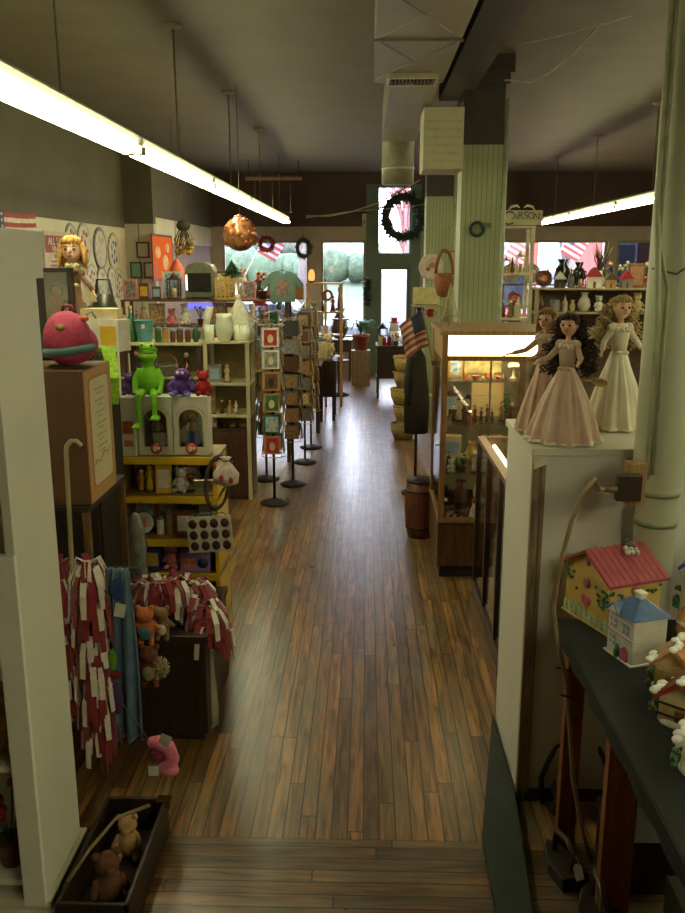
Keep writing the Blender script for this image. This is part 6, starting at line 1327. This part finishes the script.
# coat stand
r = thing('coat_stand', 'thin dark stand with a long dark coat, left of the lit display case', 'coat stand', (xat(417,8.3,1.0), 8.3, 0)); obj('pole', B().cyl((0,0,0),(0,0,1.52), .015), BK, r); obj('foot', B().lathe([(.14,0),(.14,.015),(.03,.04)], n=18), BK, r); obj('hook', B().tube([(0,0,1.5),(-.05,-.02,1.53),(-.07,-.02,1.5)], .008, 6), BK, r)
r = thing('dark_coat', 'long dark coat hanging on the stand beside the display case', 'coat', (xat(417,8.3,1.0), 8.3, .62)); b = B().lathe([(.11,0),(.12,.3),(.09,.6),(.075,.75),(.03,.84)], n=30, sy=.6, pleat=lambda q,k:.1*math.sin(6*q)); obj('cloth', b, M((44,38,34), .9, 0, .2, 10), r); obj('sleeve', B().tube([(-.07,-.02,.76),(-.10,-.04,.5),(-.09,-.05,.28)], [.035,.035,.028], 10), M((44,38,34), .9), r)
# flag by case
r = thing('stick_flag', 'small American flag on a stick beside the lit display case', 'flag', (.496, 6.6, zat(352,6.6)), 0, None, (0,-.22)); obj('bracket', B().box(-.01,.03,-.015,.015,-.1,-.07), BK, r); obj('stick', B().cyl((0,0,-.12),(0,0,.34), .006), M((150,110,60),.5), r)
b = B(); 
for k in range(11): b.m = k % 2; b.ribbon([(-.002-.19*i/8, .012*math.sin(i*1.2), .31-.024*(k+.5)-.06*(i/8)**2) for i in range(9)], .024, (0,0,1), .003)
obj('stripes', b, [M((150,66,60),.8), M((196,176,150),.8)], r); obj('canton', B().ribbon([(-.002-.19*i/8, .012*math.sin(i*1.2)-.002, .31-.067-.06*(i/8)**2) for i in range(5)], .135, (0,0,1), .006), M((52,56,76),.8), r)
# hanging on the far post
r = thing('wicker_bag', 'brown wicker bag with a tall looped handle hanging on the post', 'bag', (xat(443,7.4,2.1), 7.36, zat(297,7.4))); WK = M((140,86,46), .7, 0, .4, 60, .6)
obj('pouch', B().lathe([(.02,0),(.06,.02),(.085,.12),(.08,.2),(.07,.2),(.07,.1)], n=20, sy=.6), WK, r); obj('handle', B().tube([(.072*math.cos(PI*i/14)+.0,0,.19+.20*math.sin(PI*i/14)) for i in range(15)], .014, 8), WK, r); obj('peg', B().cyl((0,0,.37),(0.09,.14,.38), .006), M((60,50,40),.5), r)
r = thing('wall_plate', 'pale round flowered plate hung on the further green post', 'plate', (xat(431,11.9,2.2), 11.97, zat(267,11.9))); b = B().lathe([(.001,0),(.12,.004),(.175,.02),(.17,.026),(.11,.01),(.001,.008)], n=28); b.turn(Matrix.Rotation(PI/2,4,'X')); obj('plate', b, M((196,184,170), .2), r); obj('painted_flower', B().ball((.02,-.012,.02),(.05,.004,.04)).ball((-.04,-.012,-.03),(.035,.004,.03)), M((170,110,100),.3), r)
r = thing('counter_sign', 'blank cream sign board on the wall shelf by the further post', 'sign', (xat(426,11.5,1.9), 11.5, zat(304,11.5))); obj('board', B().box(-.18,.18,-.01,.01,0,.22), M((196,186,130), .6), r); obj('foot', B().box(-.15,.15,-.03,.05,-.02,0), M((120,100,70),.6), r)
r = rack('post_shelf', 'small wall shelf stand by the further post holding coloured jars', 'shelf', xat(412,11.4,1.5), xat(443,11.4,1.5), 11.35, 11.65, [zat(304,11.4)-.02, zat(317,11.4), .5], M((150,140,104),.6), .02)
fill('on the post shelf', xat(413,11.4,1.5)+.02, xat(443,11.4,1.5)-.02, 11.45, zat(317,11.4), .1, .135, 141, 'candle box mug', 'purple,brown,cream,red', False, .005, .01)
r = thing('small_easel', 'thin pale wooden easel standing on top of the lit display case', 'easel', (xat(449,6.4,1.9), 6.35, ez+.001)); ES = M((176,160,116),.6)
obj('leg', B().tube([(-.07,-.03,.0),(0,0,.31)], .006, 6), ES, r); obj('leg', B().tube([(.07,-.03,.0),(0,0,.31)], .006, 6), ES, r); obj('leg', B().tube([(0,.1,.0),(0,0,.31)], .006, 6), ES, r); obj('crossbar', B().cyl((-.05,-.025,.08),(.05,-.025,.08), .005), ES, r)
# Carson sign and white-post rack
Yr = 8.6; xr0, xr1 = xat(498,Yr,2.0), xat(531,Yr,2.0); zq = zat(226,Yr)
r = rack('white_post_stand', 'tall stand with pale posts behind the green post, topped by a sign', 'stand', xr0, xr1, Yr, Yr+.3, [zq, zat(273,Yr), zat(318,Yr), .5], M((190,182,150),.6), .035)
r = thing('name_sign', 'cream board sign with curly ornament and arched name, on the tall stand', 'sign', ((xr0+xr1)/2+.04, Yr+.1, zq+.01)); w = xat(541,Yr,2.6)-xat(499,Yr,2.6)
obj('board', B().box(-w/2,w/2,-.012,.012,0,.14), M((186,180,140),.6), r, .003)
DKT = M((96,90,66), .6)
text('C', .19, DKT, r, (-.135,-.014,.06)); 
for k, ch in enumerate('ARSON'): o = text(ch, .09+.012*(k in (1,2)), DKT, r, (-.062+.052*k,-.014,.078+.012*math.sin(PI*k/4))); 
for s in (-1,1): obj('scroll_ornament', B().tube([(s*.13,-.005,.14),(s*.10,-.005,.175),(s*.05,-.005,.185),(s*.02,-.005,.165)], [.004,.012,.012,.004], 8), M((206,200,176),.5), r)
for k, p in enumerate((273,318)): fill('on the tall stand %s shelf' % ('upper','lower')[k], xr0+.04, xr1-.04, Yr+.12, zat(p,Yr), .14, .24, 150+k, 'figurine vase lantern bottle bell', 'black,brown,cream,tan,white', False, .01)
# long shelf row on the right
Yg = 9.5; xg0, xg1 = xat(534,Yg,1.9), xat(660,Yg,1.9)
rack('figurine_shelf', 'long pale shelf unit behind the dolls crowded with vases and figurines', 'shelf unit', xg0, xg1, Yg, Yg+.4, [zat(288,Yg), zat(312,Yg), zat(340,Yg), .6], M((150,134,104),.6), .04, M((110,96,78),.7))
fill('on the figurine shelf top', xg0+.02, xg1-.05, Yg+.12, zat(288,Yg), .12, .24, 161, 'vase figurine mug bottle plate house lantern', 'white,brown,cream,grey,black,tan', False, .015)
fill('on the figurine shelf second tier', xg0+.05, xg1-.05, Yg+.12, zat(312,Yg), .12, .22, 162, 'vase figurine mug bottle bear', 'white,brown,cream,grey,tan', False, .015)
fill('on the figurine shelf third tier', xg0+.05, xg1-.05, Yg+.12, zat(340,Yg), .12, .22, 163, 'vase figurine mug box', 'white,brown,cream', False, .03)
Yh = 11.5; xh0, xh1 = xat(499,Yh,1.9), xat(660,Yh,1.9)
rack('rear_shelf', 'long brown shelf unit in the back right with goods before the windows', 'shelf unit', xh0, xh1, Yh, Yh+.4, [zat(284,Yh), zat(306,Yh), .9], wood((96,70,46),(60,44,30)), .05)
fill('on the rear shelf top', xh0+.02, xh1-.05, Yh+.12, zat(284,Yh), .16, .34, 171, 'vase figurine flowers bottle plate lantern', 'white,brown,cream,grey,black,green', False, .02)
fill('on the rear shelf second tier', xh0+.02, xh1-.05, Yh+.12, zat(306,Yh), .14, .22, 172, 'vase figurine bottle plate box', 'white,brown,cream,red', False, .03)
r = thing('dried_branches', 'vase of spiky dried branches standing on the figurine shelf against the window', 'dried branches', (xat(594,9.9,2.1), 9.78, zat(288,9.8)-.02)); r.location.z = zat(288,Yg)+.001
obj('vase', B().lathe([(.04,0),(.06,.08),(.03,.16),(.035,.18)], n=16), M((190,186,170),.3), r); b = B(); q = random.Random(4)
for i in range(16): a_ = q.uniform(0,2*PI); e_ = Vector((.16*math.cos(a_)*q.random(), .08*math.sin(a_), q.uniform(.35,.52))); b.tube([(0,0,.16), e_*.6+Vector((0,0,.05)), e_], [.008,.006,.002], 5); b.tube([e_*.7, e_*.7+Vector((q.uniform(-.08,.08),0,.08))], [.006,.001], 4)
obj('branches', b, M((104,84,64),.8), r)
r = thing('wooden_plaque_box', 'upright brown wooden box at the end of the figurine shelf', 'wooden box', (xat(632,9.6,2.0), 9.6, zat(288,Yg)+.001)); obj('body', B().box(-.09,.09,-.03,.03,0,.26), wood((130,86,48),(84,54,30)), r, .003); obj('face_panel', B().box(-.07,.07,-.034,-.03,.03,.23), M((150,110,70),.6,0,.3,30), r)
# window shelf in the right bay
table('bay_table', 'table in the right window bay with dark silhouettes of goods', 2.3, 5.4, 15.6, 16.6, 1.0, wood((96,66,44),(60,40,28)), .05, .3)
fill('on the bay table', 2.4, 5.3, 16.0, 1.0, .35, .75, 181, 'flowers lantern vase frame figurine', 'black,brown,green,grey', False, .06)

table('side_table', 'small dark table at the aisle edge past the last card spinner', xat(318,12.5,.8), xat(337,12.5,.8), 12.2, 12.8, .88, wood((66,44,32),(38,26,20)), .04, .5)
fill('on the small dark aisle table', xat(318,12.5,.8)+.01, xat(337,12.5,.8)-.01, 12.35, .88, .22, .38, 191, 'figurine bear flowers lantern candle', 'white,cream,red,white', False, .005)
fill('behind, on the small dark aisle table', xat(318,12.5,.8)+.01, xat(337,12.5,.8)-.01, 12.65, .88, .35, .5, 192, 'figurine bear flowers', 'white,cream,pink', False, .005)
table('plant_table', 'low table under the window just left of the green door frame', -.72, -.28, 16.3, 16.9, .8, wood((96,66,44),(60,40,28)), .04, .2)
fill('on the low table by the door', -.70, -.29, 16.6, .8, .3, .6, 193, 'figurine flowers lantern vase', 'pink,brown,red,black', False, .01)
fill('on the long shelf bottom tier', xa_+.1, xb_-.05, Yc+.12, tc_[3], .14, .24, 93, 'figurine box bottle vase plate mug basket', 'white,tan,brown,grey', False, .015)
fill('on the brown rack lower shelf', x2_+.1, x3_-.05, Y*0+8.14, tb[3], .14, .25, 87, 'figurine box frame vase plate', 'white,brown,cream,green', False, .02)

fill('behind, on the long shelf top', xa_+.4, xb_-.1, Yc+.34, tc_[0], .2, .36, 195, 'figurine vase lantern frame', 'white,brown,cream,pink,grey', False, .05, .01)
fill('at the window table rear edge', -2.75, -.85, 16.32, .95, .5, .8, 196, 'flowers lantern vase figurine frame bear', 'brown,cream,green,red,white', False, .05, .01)
